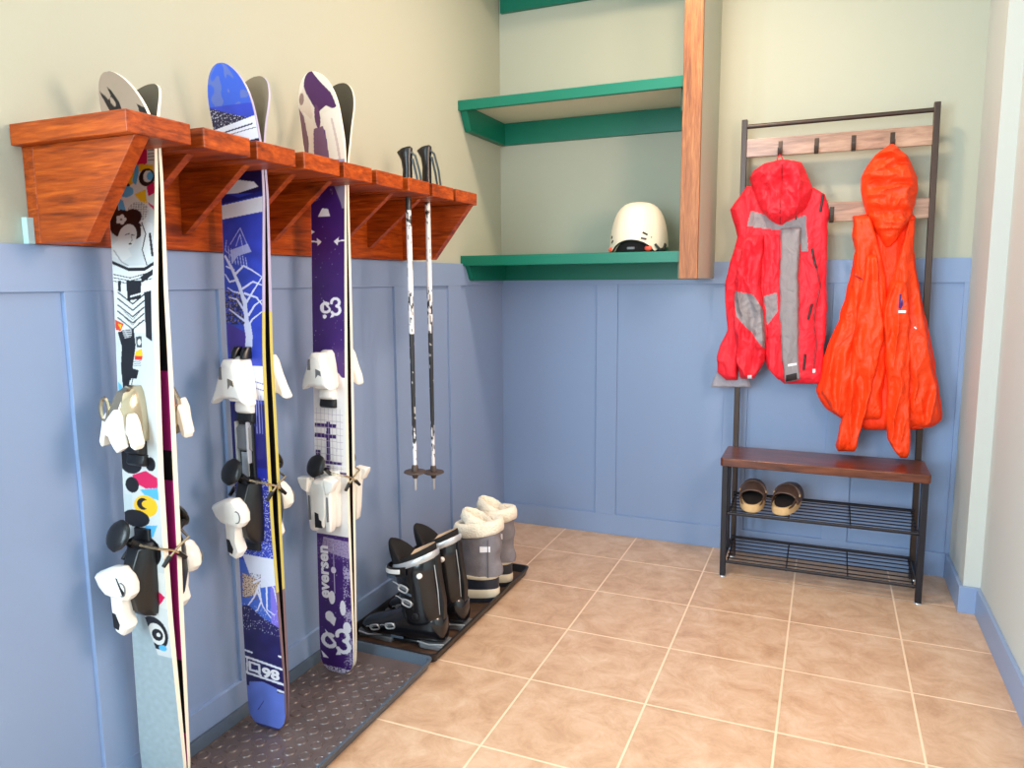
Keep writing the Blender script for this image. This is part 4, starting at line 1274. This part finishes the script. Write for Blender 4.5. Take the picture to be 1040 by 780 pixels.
def cloth(key, yb, depth, mats, parent, name, fold=.010, kf=14.0, kz=3.5, crk=.003, seed=0.0, nu=44, nv=90, mfn=None, p=2.6, bulge=None, ends=(.05, .05), wob=.004, flat=7.0):
    L, R = OUT[key]
    p = flat
    L = sorted(L); R = sorted(R)
    zt = min(L[-1][0], R[-1][0]) if False else (L[-1][0] + R[-1][0]) / 2
    zl = (L[0][0] + R[0][0]) / 2
    def edges(v):
        z0l, z1l, z0r, z1r = L[0][0], L[-1][0], R[0][0], R[-1][0]
        za = z0l + v * (z1l - z0l); zb_ = z0r + v * (z1r - z0r)
        return za, lerp(L, za), zb_, lerp(R, zb_)
    def front(u, v):
        za, xl, zb_, xr = edges(v)
        x = xl + u * (xr - xl); z = za + u * (zb_ - za)
        e = max(0.0, 1 - abs(2 * u - 1) ** p)
        en = 1.0
        if ends[1] and v > 1 - ends[1]: en *= math.sqrt(max(0, 1 - ((v - 1 + ends[1]) / ends[1]) ** 2))
        if ends[0] and v < ends[0]: en *= math.sqrt(max(0, 1 - ((ends[0] - v) / ends[0]) ** 2))
        en = .12 + .88 * en
        d = depth * (bulge(v) if bulge else 1.0)
        prof = e ** .5
        q = Vector((x * kf + .6 * noise.noise(Vector((x * 5, z * 6, seed + 9))), seed, z * kz))
        f = noise.noise(q) * 1.3 + .5 * noise.noise(q * 2.1 + Vector((5, 1, 2)))
        f = (1 - abs(f) * 2.0)                       # ridged: sharp crests, soft hollows
        c_ = noise.noise(Vector((x * 34 + z * 8, seed + 3, z * 30 - x * 10)))
        c_ = 1 - 2 * abs(c_)
        env = min(1, e * 1.6) * en
        return x, yb - en * d * prof - env * (fold * f + crk * c_), z
    rings = []; us = [i / (nu - 1) for i in range(nu)]
    nb = nu // 3
    for j in range(nv):
        v = j / (nv - 1)
        za, xl, zb_, xr = edges(v)
        wl = wob * noise.noise(Vector((seed, za * 22, 1))); wr = wob * noise.noise(Vector((seed + 4, zb_ * 22, 2)))
        ring = []
        for u in us:
            x, y, z = front(u, v)
            ring.append((x + wl * (1 - u) + wr * u, y, z))
        for i in range(1, nb):
            u = 1 - i / nb
            x, y, z = front(u, v)
            ring.append((x, yb + .004 * (1 - abs(2 * u - 1)), z))
        rings.append(ring)
    b = MB()
    def fm(i, j):
        if mfn is None or j >= nu - 1: return 0
        x, y, z = rings[i][j]
        return mfn(x, z)
    b.loft(rings, fm=fm)
    SURF[key] = (edges, front)
    return b.build(name, mats, parent, angle=75)

def surf_y(key, x, z):
    edges, front = SURF[key]
    L, R = OUT[key]
    lo, hi = 0.0, 1.0
    v = (z - min(L)[0]) / (max(L)[0] - min(L)[0])
    v = min(1, max(0, v))
    za, xl, zb_, xr = edges(v)
    u = min(1, max(0, (x - xl) / (xr - xl)))
    return front(u, v)[1]

def in_poly(x, z, poly):
    c_ = False; n = len(poly)
    for i in range(n):
        (x0, z0), (x1, z1) = poly[i], poly[(i + 1) % n]
        if (z0 > z) != (z1 > z) and x < x0 + (z - z0) / (z1 - z0) * (x1 - x0):
            c_ = not c_
    return c_

def seam(key, pts, r, mat, parent, name, lift=.001, flat=1.0):
    b = MB(); path = []
    for i in range(len(pts) - 1):
        for k in range(6):
            t = k / 6
            x = pts[i][0] + t * (pts[i + 1][0] - pts[i][0]); z = pts[i][1] + t * (pts[i + 1][1] - pts[i][1])
            path.append((x, surf_y(key, x, z) - lift, z))
    x, z = pts[-1]; path.append((x, surf_y(key, x, z) - lift, z))
    b.tube(path, r, 6, flat=flat)
    return b.build(name, mat, parent)

def patch(key, x0, x1, z0, z1, mat, parent, name, shear=0.0, th=.0012, n=4):
    """thin sewn-on patch following the cloth"""
    vs = []
    for d in (th, -.003):
        for i in range(n + 1):
            for k in range(n + 1):
                x = x0 + (x1 - x0) * k / n; z = z0 + (z1 - z0) * i / n + shear * (k / n - .5)
                vs.append((x, surf_y(key, x, z) - d, z))
    m = (n + 1) ** 2; fs = []
    for i in range(n):
        for k in range(n):
            a = i * (n + 1) + k
            fs.append((a, a + 1, a + n + 2, a + n + 1)); fs.append((m + a, m + a + n + 1, m + a + n + 2, m + a + 1))
    edge = [k for k in range(n + 1)] + [i * (n + 1) + n for i in range(1, n + 1)] + [n * (n + 1) + k for k in range(n - 1, -1, -1)] + [i * (n + 1) for i in range(n - 1, 0, -1)]
    for a, c_ in zip(edge, edge[1:] + edge[:1]):
        fs.append((a, c_, m + c_, m + a))
    b = MB(); b.add(vs, fs); return b.build(name, mat, parent, angle=50)

# red shell
J = thing('jacket', 'red hooded shell jacket with grey sleeve and grey elbow patches, hanging from the hall tree', 'jacket', (1.19, -.12, 1.58), 'jackets hanging on the hall tree')
yoke = [(1.094, 1.399), (1.2293, 1.3536), (1.29, 1.3763), (1.3028, 1.2396), (1.2788, 1.2401), (1.2689, 1.3126), (1.1958, 1.3222), (1.0816, 1.3407)]
cloth('red_body', -.094, .026, [M['red'], M['greyfab']], J, 'body', fold=.012, kf=13, kz=2.0, seed=1.3, nu=110, nv=170, mfn=lambda x, z: 1 if in_poly(x, z, yoke) else 0)
p1 = [(1.047, 1.0952), (1.1196, 1.0803), (1.1479, 1.0358), (1.1663, 0.9691), (1.1702, 0.8643), (1.1138, 0.9382), (1.0574, 0.9976), (1.0444, 1.0615)]
p2 = [(1.151, 1.0727), (1.1998, 1.0875), (1.2061, 1.0174), (1.1694, 0.9611), (1.149, 1.0318)]
cloth('red_side', -.100, .034, [M['red']], J, 'side_panel', fold=.014, kf=16, kz=3.0, seed=5.6, nu=40, nv=110)
cloth('red_mid', -.108, .022, [M['red'], M['greyfab']], J, 'front_panel', fold=.011, kf=20, kz=2.5, seed=4.1, nu=50, nv=130, mfn=lambda x, z: 1 if in_poly(x, z, p2) else 0)
cloth('red_sleeve', -.116, .044, [M['red'], M['greyfab']], J, 'sleeve', fold=.024, kf=19, kz=4.5, crk=.005, seed=2.2, nu=84, nv=150, mfn=lambda x, z: 1 if in_poly(x, z, p1) else 0)
gs = cloth('red_greysleeve', -.120, .026, [M['greyfab']], J, 'sleeve', fold=.004, kf=16, kz=2.0, crk=.0015, seed=7.7)
gs['label'] = 'grey sleeve hanging straight down the middle'
cloth('red_hem', -.088, .016, [M['lightgrey']], J, 'hem_flap', fold=.004, seed=8.1, nu=24, nv=30)  # pale grey cloth piece at the lower left hem
cloth('red_hood', -.105, .062, [M['red']], J, 'hood', fold=.026, kf=12, kz=10, crk=.008, seed=3.4, nu=70, nv=90, ends=(.22, .10), flat=3.2)
b = MB(); b.tube([(1.204, -.115, 1.578), (1.196, -.118, 1.596), (1.189, -.116, 1.6035), (1.183, -.116, 1.594), (1.180, -.113, 1.578)], .0022, 6); b.build('hanging_loop', M['red'], J)
for pts in ([(1.3474, 1.4494), (1.3403, 1.3867)], [(1.3179, 1.2529), (1.327, 1.21), (1.3362, 1.1809)], [(1.327, 1.0472), (1.3159, 0.9887)], [(1.3114, 0.8556), (1.3081, 0.7958)]):
    seam('red_body', pts, .0042, M['zip'], J, 'pocket_zip', flat=1.8)
seam('red_body', [(1.3362, 1.1809), (1.3526, 1.116), (1.3393, 1.0364), (1.3355, 0.9706), (1.349, 0.8974), (1.3429, 0.8047)], .0030, M['zipred'], J, 'front_zip')
seam('red_hood', [(1.2032, 1.5589), (1.2038, 1.4573), (1.203, 1.3475)], .0018, M['zipred'], J, 'hood_seam')
patch('red_greysleeve', 1.2465, 1.2965, .756, .782, M['zip'], J, 'cuff_strap', shear=.014)
patch('red_greysleeve', 1.252, 1.283, .812, .821, M['ink'], J, 'sleeve_print', shear=.006)
patch('red_body', 1.340, 1.350, .785, .800, M['ink'], J, 'hem_print')
patch('red_sleeve', 1.108, 1.122, .757, .772, M['ink'], J, 'cuff_tab')

# orange shell
J = thing('jacket', 'bright orange hooded shell jacket hanging from the hall tree, sleeves reaching the bench', 'jacket', (1.568, -.12, 1.6), 'jackets hanging on the hall tree')
cloth('or_body', -.092, .022, [M['orange_shade']], J, 'back_panel', fold=.010, kf=14, kz=1.8, seed=11.0, nu=60)
cloth('or_left', -.106, .026, [M['orange']], J, 'front_panel', fold=.021, kf=17, kz=2.8, seed=12.5, nu=60, nv=110)
cloth('or_right', -.106, .026, [M['orange']], J, 'front_panel', fold=.021, kf=17, kz=2.8, seed=13.5, nu=50, nv=110)
cloth('or_sl', -.124, .034, [M['orange']], J, 'sleeve', fold=.019, kf=20, kz=3.6, seed=14.5, nu=48, nv=110)
cloth('or_sr', -.124, .034, [M['orange']], J, 'sleeve', fold=.019, kf=20, kz=3.6, seed=15.5, nu=48, nv=110)
cloth('or_hood', -.100, .074, [M['orange']], J, 'hood', fold=.018, kf=7, kz=24, crk=.008, seed=16.5, nu=64, nv=110, ends=(.45, .10), flat=3.0)
b = MB(); b.tube([(1.575, -.106, 1.600), (1.573, -.115, 1.608), (1.568, -.118, 1.6105), (1.563, -.115, 1.608), (1.561, -.106, 1.600)], .0022, 6); b.build('hanging_loop', M['orange_shade'], J)
patch('or_sr', 1.6140, 1.6215, 1.034, 1.084, M['purpleink'], J, 'logo')
patch('or_sr', 1.6200, 1.6270, 1.036, 1.064, M['purpleink'], J, 'logo', shear=.012)
patch('or_sr', 1.6300, 1.6420, 1.044, 1.056, M['redpad'], J, 'logo', shear=.008)
patch('or_sr', 1.6145, 1.6385, 1.018, 1.027, M['ink'], J, 'logo_word')
seam('or_left', [(1.5012, 0.9737), (1.4106, 0.878)], .0014, M['orange_shade'], J, 'pocket_zip')
seam('or_right', [(1.6711, 0.9625), (1.7176, 0.9217)], .0014, M['orange_shade'], J, 'pocket_zip')
seam('or_right', [(1.6711, 0.9675), (1.6771, 0.9605)], .0030, M['ink'], J, 'zip_pull')
seam('or_left', [(1.4695, 1.1508), (1.506, 1.1294)], .0026, M['zipred'], J, 'chest_zip')

# ------------------------------------------------------------------ ski boots
def ski_boot(loc, rot, label):
    t = thing('ski_boot', label, 'ski boot', loc, 'ski boots in the tray')
    t.rotation_euler = (0, 0, rot)
    t.scale = (.98, 1.02, .93)
    def B(b, name, mat, **k):
        return b.build(name, mat, t, local=True, **k)
    def xring(x, w_, z0, z1, n=20, flat=.35):
        out = []
        for k in range(n):
            a = 2 * PI * k / n
            c_, s_ = math.cos(a), math.sin(a)
            yy = w_ * math.copysign(abs(c_) ** .7, c_); zz = math.copysign(abs(s_) ** .75, s_)
            out.append((x, yy, (z0 + z1) / 2 + (z1 - z0) / 2 * zz))
        return out
    b = MB()
    b.loft([xring(*r) for r in ((-.002, .018, .03, .085), (.004, .032, .02, .11), (.03, .042, .018, .128), (.08, .046, .018, .132), (.13, .047, .018, .122), (.17, .048, .018, .105), (.21, .050, .017, .086), (.245, .049, .016, .074), (.275, .042, .016, .064), (.294, .030, .018, .054), (.300, .014, .024, .046))])
    B(b, 'lower_shell', M['blackgloss'], angle=60)
    # soles
    def sole(x0, x1, w0, w1):
        b = MB(); b.prism([(x0, -w0), (x1 - .012, -w1), (x1, -w1 * .7), (x1, w1 * .7), (x1 - .012, w1), (x0, w0), (x0 - .004, w0 * .6), (x0 - .004, -w0 * .6)], 'z', 0, .0175)
        return b
    B(sole(-.004, .085, .034, .037), 'heel_sole', M['grey'], bevel=.003)
    B(sole(.180, .314, .040, .032), 'toe_sole', M['grey'], bevel=.003)
    b = MB(); b.box(.083, .178, -.030, .030, .006, .020); B(b, 'arch_sole', M['black'], bevel=.003)
    for x0, x1, w_ in ((-.006, .085, .0385), (.215, .300, .046)):
        for sg in (1,):
            b = MB(); b.tube([(x0, sg * w_ * .7, .021), ((x0 + x1) / 2, sg * (w_ + .002), .021), (x1, sg * w_ * .86, .021)], .0028, 6); B(b, 'sole_trim', M['silver'])
    # cuff: leaning forward, open top, high spoiler behind
    def cring(cx, rx, ry, z, tilt, n=28):
        out = []
        for k in range(n):
            a = 2 * PI * k / n
            out.append((cx + rx * math.cos(a), ry * math.sin(a), z - tilt * math.cos(a)))
        return out
    b = MB()
    b.loft([cring(.080, .072, .049, .085, .012), cring(.080, .074, .053, .10, .008), cring(.083, .074, .054, .15, .004), cring(.090, .072, .054, .20, .010), cring(.098, .073, .056, .25, .020), cring(.102, .075, .058, .298, .032), cring(.102, .070, .054, .302, .032), cring(.097, .066, .050, .25, .02)], cap0=False, cap1=False)
    B(b, 'cuff', M['blackgloss'], angle=60)
    b = MB()
    b.loft([cring(.102, .077, .060, .284, .032), cring(.102, .0785, .0615, .288, .032), cring(.1025, .0785, .0615, .300, .033), cring(.1025, .074, .057, .306, .033), cring(.102, .068, .052, .300, .032)], cap0=False, cap1=False)
    B(b, 'cuff_trim', M['silver'], angle=50)
    # liner
    b = MB()
    b.loft([cring(.102, .069, .053, .285, .03), cring(.103, .070, .054, .312, .034), cring(.103, .066, .050, .322, .036), cring(.102, .056, .041, .318, .036), cring(.100, .052, .038, .26, .03), cring(.095, .045, .034, .15, .0)], cap0=False, cap1=True, fm=lambda i, j: 1 if i >= 2 else 0)
    B(b, 'liner', [M['foam'], M['tan']], angle=60)
    # tongue pad
    b = MB(); rings = []
    for k in range(22):
        q = 1 - (1 - k / 21) ** 1.6
        z = .215 + .140 * q; cx = .150 + .030 * q + .012 * q * q
        wy = .052 * math.sqrt(max(.02, 1 - max(0, (q - .40) / .60) ** 2.2)); tx = .020 * math.sqrt(max(.03, 1 - max(0, (q - .5) / .5) ** 2.2))
        rings.append([(cx + tx * math.cos(a) - .85 * (wy * math.sin(a)) ** 2 / .05, wy * math.sin(a), z) for a in [2 * PI * j / 20 for j in range(20)]])
    b.loft(rings); B(b, 'tongue', M['foam'], angle=70)
    # power strap round the front, silver buckle on it
    def arcband(cx, rx, ry, z, tilt, a0, a1, h, th, mat, name, n=18):
        b = MB(); rings = []
        for k in range(n + 1):
            a = math.radians(a0 + (a1 - a0) * k / n)
            c_, s_ = math.cos(a), math.sin(a)
            zz = z - tilt * c_
            rings.append([(cx + (rx + d) * c_, (ry + d) * s_, zz + e) for d, e in ((0, -h), (th, -h), (th, h), (0, h))])
        b.loft(rings); return B(b, name, mat, bevel=.001)
    arcband(.112, .086, .061, .272, .020, -95, 95, .016, .004, M['black'], 'power_strap')
    arcband(.113, .0905, .0655, .274, .020, 10, 84, .0075, .003, M['white'], 'strap_pull')
    arcband(.112, .0885, .0635, .256, .020, 5, 70, .006, .003, M['trayrim'], 'strap_edge')
    # buckles on the outer side
    def buckle(x, y, z, ang, ln, tiltn):
        Rm = Matrix.Translation((x, y, z)) @ Matrix.Rotation(ang, 4, 'Y') @ Matrix.Rotation(tiltn, 4, 'X')
        def X(p): return Rm @ Vector(p)
        b = MB()
        b.hexa([X(p) for p in ((-ln, 0, -.006), (ln, 0, -.006), (ln, .004, -.006), (-ln, .004, -.006), (-ln, 0, .006), (ln, 0, .006), (ln, .004, .006), (-ln, .004, .006))])
        bk = B(b, 'buckle', M['grey'], bevel=.001)
        b = MB()
        loop = []
        for k in range(16):
            a = 2 * PI * k / 16
            loop.append(X((-ln * .1 + .016 * math.copysign(abs(math.cos(a)) ** .6, math.cos(a)), .008, .0105 * math.copysign(abs(math.sin(a)) ** .6, math.sin(a)))))
        b.tube(loop, .0027, 6, closed=True)
        o = b.build('buckle_bail', M['silver'], t, local=True); o.parent = bk
        b = MB()
        b.tube([X((ln * .4, .006, .002)), X((ln * 1.6, .005, .006)), X((ln * 2.0, .004, .004))], .0018, 6)
        o = b.build('buckle_wire', M['silver'], t, local=True); o.parent = bk
    buckle(.118, .053, .213, -.35, .020, 0); buckle(.106, .052, .165, -.30, .022, 0)
    buckle(.175, .046, .070, .25, .018, -.25); buckle(.232, .046, .056, .30, .016, -.3)
    for x, z in ((.112, .190), (.150, .032)):
        b = MB(); b.hexa([(x - .022, .052 if z > .1 else .0475, z - .0035), (x + .022, .050 if z > .1 else .0475, z - .0035 + (.012 if z > .1 else 0)), (x + .022, .055 if z > .1 else .0505, z - .0035 + (.012 if z > .1 else 0)), (x - .022, .0575 if z > .1 else .0505, z - .0035), (x - .022, .052 if z > .1 else .0475, z + .0035), (x + .022, .050 if z > .1 else .0475, z + .0035 + (.012 if z > .1 else 0)), (x + .022, .055 if z > .1 else .0505, z + .0035 + (.012 if z > .1 else 0)), (x - .022, .0575 if z > .1 else .0505, z + .0035)])
        B(b, 'shell_print', M['trayrim'], bevel=.0005)
    b = MB(); b.loft([[(.060 + r * math.cos(2 * PI * k / 16), y, .262 + r * math.sin(2 * PI * k / 16)) for k in range(16)] for r, y in ((.009, .050), (.009, .0575), (.006, .060))]); B(b, 'cuff_rivet', M['white'])
    b = MB(); b.loft([[(.078 + r * math.cos(2 * PI * k / 16), y, .118 + r * math.sin(2 * PI * k / 16)) for k in range(16)] for r, y in ((.012, .048), (.012, .0565), (.008, .058))]); B(b, 'ankle_rivet', M['black'])
    # spine down the back
    b = MB(); b.loft([[(x - .004, -.012, z), (x - .004, .012, z), (x + .008, .014, z), (x + .008, -.014, z)] for x, z in ((.005, .10), (.004, .16), (.014, .22), (.021, .27), (.024, .318))]); B(b, 'spine', M['black'], bevel=.002)
    for yy in (-.017, .017):
        b = MB(); b.tube([(.012, yy, .12), (.016, yy, .20), (.027, yy, .29)], .0016, 5); B(b, 'spine_seam', M['silver'])
    return t
ski_boot((.331, -1.222, .0052), PI + .02, 'nearer black ski boot in the tray, silver buckles on its side in full view')
ski_boot((.332, -1.078, .0052), PI - .03, 'farther black ski boot, partly hidden between the buckled boot and the grey snow boot')

# ------------------------------------------------------------------ snow boots
def foot_ring(L, w_, z, n=32, x0=0.0, toe=1.0, lift=0.0, sq=.85):
    out = []
    for k in range(n):
        a = 2 * PI * k / n
        c_ = math.cos(a); s_ = math.sin(a)
        x = x0 + L / 2 + L / 2 * math.copysign(abs(c_) ** sq, c_)
        q = (x - x0) / L
        q = min(1.0, max(0.0, q)); ww = w_ * (0.80 + .20 * math.sin(PI * min(1, q * 1.25) ** 1.2))
        out.append((x, ww * math.copysign(abs(s_) ** .8, s_), z + lift * max(0, q - .75)))
    return out
def snow_boot(loc, rot, label):
    t = thing('snow_boot', label, 'snow boot', loc, 'snow boots in the tray')
    t.rotation_euler = (0, 0, rot)
    def B(b, name, mat, **k):
        return b.build(name, mat, t, local=True, **k)
    b = MB(); b.loft([foot_ring(.268, .050, 0.0, x0=.002), foot_ring(.274, .053, .003), foot_ring(.274, .053, .018)]); B(b, 'outsole', M['navyrubber'], angle=40)
    b = MB(); b.loft([foot_ring(.276, .054, .018), foot_ring(.280, .056, .022, x0=-.002), foot_ring(.280, .056, .044, x0=-.002), foot_ring(.274, .053, .049)]); B(b, 'sole', M['sole_cream'], angle=40)
    b = MB(); b.loft([foot_ring(.272, .052, .049), foot_ring(.270, .0525, .06), foot_ring(.262, .052, .085, lift=.02), foot_ring(.235, .051, .094, lift=.05), foot_ring(.20, .050, .100)], cap1=True); B(b, 'rubber_shell', M['navyrubber'], angle=50)
    def er(cx, rx, ry, z, tilt=0.0, wz=0.0, n=32):
        out = []
        for k in range(n):
            a = 2 * PI * k / n
            dz = wz * noise.noise(Vector((math.cos(a) * 3, math.sin(a) * 3, z * 30 + loc[1])))
            out.append((cx + (rx + dz) * math.cos(a), (ry + dz) * math.sin(a), z - tilt * math.cos(a)))
        return out
    b = MB(); b.loft([er(.084, .084, .0525, .088), er(.084, .0865, .054, .091), er(.082, .0865, .054, .098), er(.078, .084, .0515, .101)]); B(b, 'welt', M['sole_cream'], angle=50)
    b = MB(); zs = [.099 + .0125 * k for k in range(13)]
    b.loft([er(.072 - .004 * math.sin(i), .0855 - .008 * math.sin(PI * i / 12), .0505 + .003 * i / 12, z, .0 + .012 * i / 12, .006) for i, z in enumerate(zs)]); B(b, 'shaft', M['felt'], angle=70)
    b = MB(); b.loft([er(.072, r, r * .70, z, .014, .007) for r, z in ((.083, .244), (.089, .247), (.0925, .258), (.092, .278), (.086, .292), (.075, .294), (.066, .284), (.062, .25), (.055, .18))], cap0=False, cap1=True); B(b, 'fleece_collar', M['fleece'], angle=80)
    b = MB(); b.loft([er(.072, r, r * .66, z, -.022, .010) for r, z in ((.060, .27), (.064, .285), (.060, .306), (.050, .312), (.042, .300), (.040, .26))], cap0=False, cap1=True); B(b, 'fleece_lining', M['fleece'], angle=80)
    # stitched panel, laces and badge
    b = MB()
    pts = [er(.072, .0850, .0535, .099 + .012 * k, .001 * k) for k in range(12)]
    b.tube([Vector(r[11]) + Vector((-.0005, .0012, 0)) for r in pts], .0016, 5); B(b, 'side_seam', M['feltdark'])
    for k in range(5):
        z = .12 + .024 * k
        b = MB(); r = er(.072, .0850 - .004, .054, z)
        b.tube([Vector(r[j % 32]) + Vector((.004, .002 if j % 32 < 16 else -.002, .006 * math.cos(j))) for j in (5, 4, 3, 1, -1, -3, -4, -5)], .003, 6); B(b, 'lace', M['feltdark'])
    b = MB(); a0 = math.radians(118)
    quad = []
    for d in (.0025, -.004):
        for da, z in ((-.24, .188), (.24, .188), (.24, .208), (-.24, .208)):
            a = a0 + da
            quad.append((.072 + (.081 + d) * math.cos(a), (.0535 + d) * math.sin(a), z + .004 * math.cos(da)))
    b.add(quad, [(0, 1, 2, 3), (7, 6, 5, 4), (0, 4, 5, 1), (1, 5, 6, 2), (2, 6, 7, 3), (3, 7, 4, 0)]); B(b, 'badge', M['ink'])
    return t
snow_boot((.344, -.845, .0052), PI + .10, 'nearer grey snow boot with cream fleece collar and small white badge')
snow_boot((.336, -.708, .0052), PI - .04, 'farther grey snow boot, its cream collar showing behind the other snow boot')

# ------------------------------------------------------------------ helmet
hx, hy, hz = .682, -.215, 1.2448
H = thing('ski_helmet', 'cream ski helmet with dark vents on the lowest green shelf', 'helmet', (hx, hy, hz))
def hrim(a):
    f = max(0, -math.sin(a))
    return .004 + .042 * max(0, (f - .72) / .28) ** .75 + (.018 * max(0, math.cos(a) - .75) / .25 if math.cos(a) > .75 else 0)
def hpt(a, t, rx=.117, ry=.138, Hh=.197, k=0.0):
    zr_ = hrim(a) + k
    s_ = math.cos(t * PI / 2) ** .62 * (1 - .03 * (1 - t)); h = math.sin(t * PI / 2) ** 1.05
    return (hx + rx * math.cos(a) * s_, hy + ry * math.sin(a) * s_, hz + zr_ + (Hh - zr_) * h)
b = MB(); n = 64
b.loft([[hpt(2 * PI * k / n, t, .104, .125, .18, .002) for k in range(n)] for t in (.35, .15, 0.0)] + [[hpt(2 * PI * k / n, 0.0) for k in range(n)]] + [[hpt(2 * PI * k / n, min(t, .992)) for k in range(n)] for t in [.04, .1, .2, .3, .4, .5, .6, .7, .8, .88, .94, .98, 1.0]], cap0=False)
shell = b.build('shell', M['helmet'], H, angle=60)
b = MB(); b.loft([[(hx + r * math.cos(2 * PI * k / n), hy + 1.17 * r * math.sin(2 * PI * k / n), hz + z) for k in range(n)] for r, z in ((.082, .002), (.096, .006), (.1005, .03), (.100, .07), (.086, .12), (.05, .155), (.01, .165))]); b.build('liner', M['foam'], H)
b = MB(); b.tube([hpt(a, 0.0, .1165, .1375) for a in [math.radians(200 + 140 * k / 40) for k in range(41)]], .0032, 6); b.build('brim_trim', M['black'], H)
def on_shell(x, z):
    best = None
    for i in range(200):
        a = PI + PI * (i + .5) / 200
        for j in range(60):
            p = hpt(a, j / 70)
            d = (p[0] - x) ** 2 + (p[2] - z) ** 2
            if best is None or d < best[0]: best = (d, p, a)
    return best
for x, z, ang, ln in ((.594, 1.3050, -.7, .007), (.600, 1.2895, -.7, .007), (.733, 1.3135, .45, .011), (.729, 1.2965, .18, .011)):
    d, p, a = on_shell(x, z)
    nrm = Vector((math.cos(a) / .117, math.sin(a) / .138, .0)).normalized()
    tx = Vector((-nrm.y, nrm.x, 0)); up = Vector((0, 0, 1))
    t1 = tx * math.cos(ang) - up * math.sin(ang); t2 = tx * math.sin(ang) + up * math.cos(ang)
    c_ = Vector(p); b = MB()
    b.hexa([c_ + t1 * s1 * ln + t2 * s2 * .0036 + nrm * dd for dd in (-.006, .0018) for s1, s2 in ((-1, -1), (1, -1), (1, 1), (-1, 1))]); b.build('vent', M['black'], H, bevel=.001)
for a, dz in ((math.radians(303), .004), (math.radians(222), .002)):
    p = hpt(a, .02); b = MB(); b.ball((p[0], p[1] + .006, hz + .012 + dz), .015, .008, .011); b.build('ear_pad', M['redpad'], H)
b = MB(); b.tube([hpt(math.radians(318), .10), (hx + .100, hy - .086, hz + .012), (hx + .106, hy - .05, hz + .0095), hpt(math.radians(345), .06)], .005, 6, flat=1.8); b.build('chin_strap', M['black'], H)
b = MB(); p = hpt(math.radians(310), .16); b.ball((p[0], p[1], p[2]), .003, .003, .003); b.build('rivet', M['steel'], H)
# goggle buckle glints inside the opening
b = MB(); b.box(hx - .018, hx + .012, hy - .119, hy - .112, hz + .012, hz + .022); b.build('fit_dial', M['grey'], H, bevel=.002)

# ------------------------------------------------------------------ clogs on the upper wire shelf
def clog(loc, rot, label, tilt=.108):
    t = thing('clog', label, 'shoe', loc, 'clogs on the wire shelf')
    t.rotation_euler = (0, -tilt, rot)
    def B(b, name, mat, **k):
        return b.build(name, mat, t, local=True, **k)
    L, W_ = .215, .047
    b = MB(); b.loft([foot_ring(L - .006, W_ - .004, 0.0, x0=.003, sq=.5), foot_ring(L, W_, .003, sq=.5), foot_ring(L, W_ + .001, .027, sq=.5), foot_ring(L - .004, W_ - .001, .031, x0=.002, sq=.5)]); B(b, 'sole', M['clogsole'], angle=40)
    b = MB(); b.loft([foot_ring(L - .016, W_ - .006, .028, x0=.007), foot_ring(L - .018, W_ - .007, .0335, x0=.008)]); B(b, 'footbed', M['clogdark'])
    rings = []
    for k in range(20):
        x = .070 + (L - .074) * k / 19
        q = x / L
        hw = (W_ + .001) * math.sqrt(max(.02, 1 - max(0, (q - .62) / .38) ** 2.2))
        hh = .016 + .040 * math.sqrt(max(.01, 1 - max(0, (q - .45) / .55) ** 2)) * (.55 + .45 * min(1, k / 6))
        rings.append([(x, hw * math.copysign(abs(math.cos(a)) ** .8, math.cos(a)), .026 + hh * math.sin(a)) for a in [PI * j / 16 for j in range(17)]])
    b = MB(); b.loft(rings, closed=False); B(b, 'upper', M['clogupper'], solid=.005, angle=80)
    for sg in (-1, 1):
        b = MB(); b.loft([[(x, sg * (W_ - .001) * q, .028), (x, sg * (W_ - .001) * q, .028 + h), (x, sg * (W_ - .005) * q, .028 + h), (x, sg * (W_ - .006) * q, .028)] for x, q, h in ((.014, .74, .004), (.030, .86, .008), (.055, .92, .016), (.085, .97, .028))])
        B(b, 'side_wall', M['clogupper'], angle=60)
    b = MB(); b.tube([(.100 + .020 * math.sin(a), (W_ - .002) * math.cos(a), .044 + .038 * math.sin(a)) for a in [PI * k / 18 for k in range(19)]], .0035, 6, flat=2.2); B(b, 'heel_strap', M['clogupper'])
    for sg in (-1, 1):
        b = MB(); b.ball((.100, sg * (W_ + .0015), .052), .006, .003, .006); B(b, 'rivet', M['clogsole'])
    return t
clog((1.148, -.292, .2600), PI / 2 + .02, 'left brown clog with tan sole on the upper wire shelf')
clog((1.250, -.288, .2600), PI / 2 - .22, 'right brown clog with tan sole on the upper wire shelf, turned slightly outward')
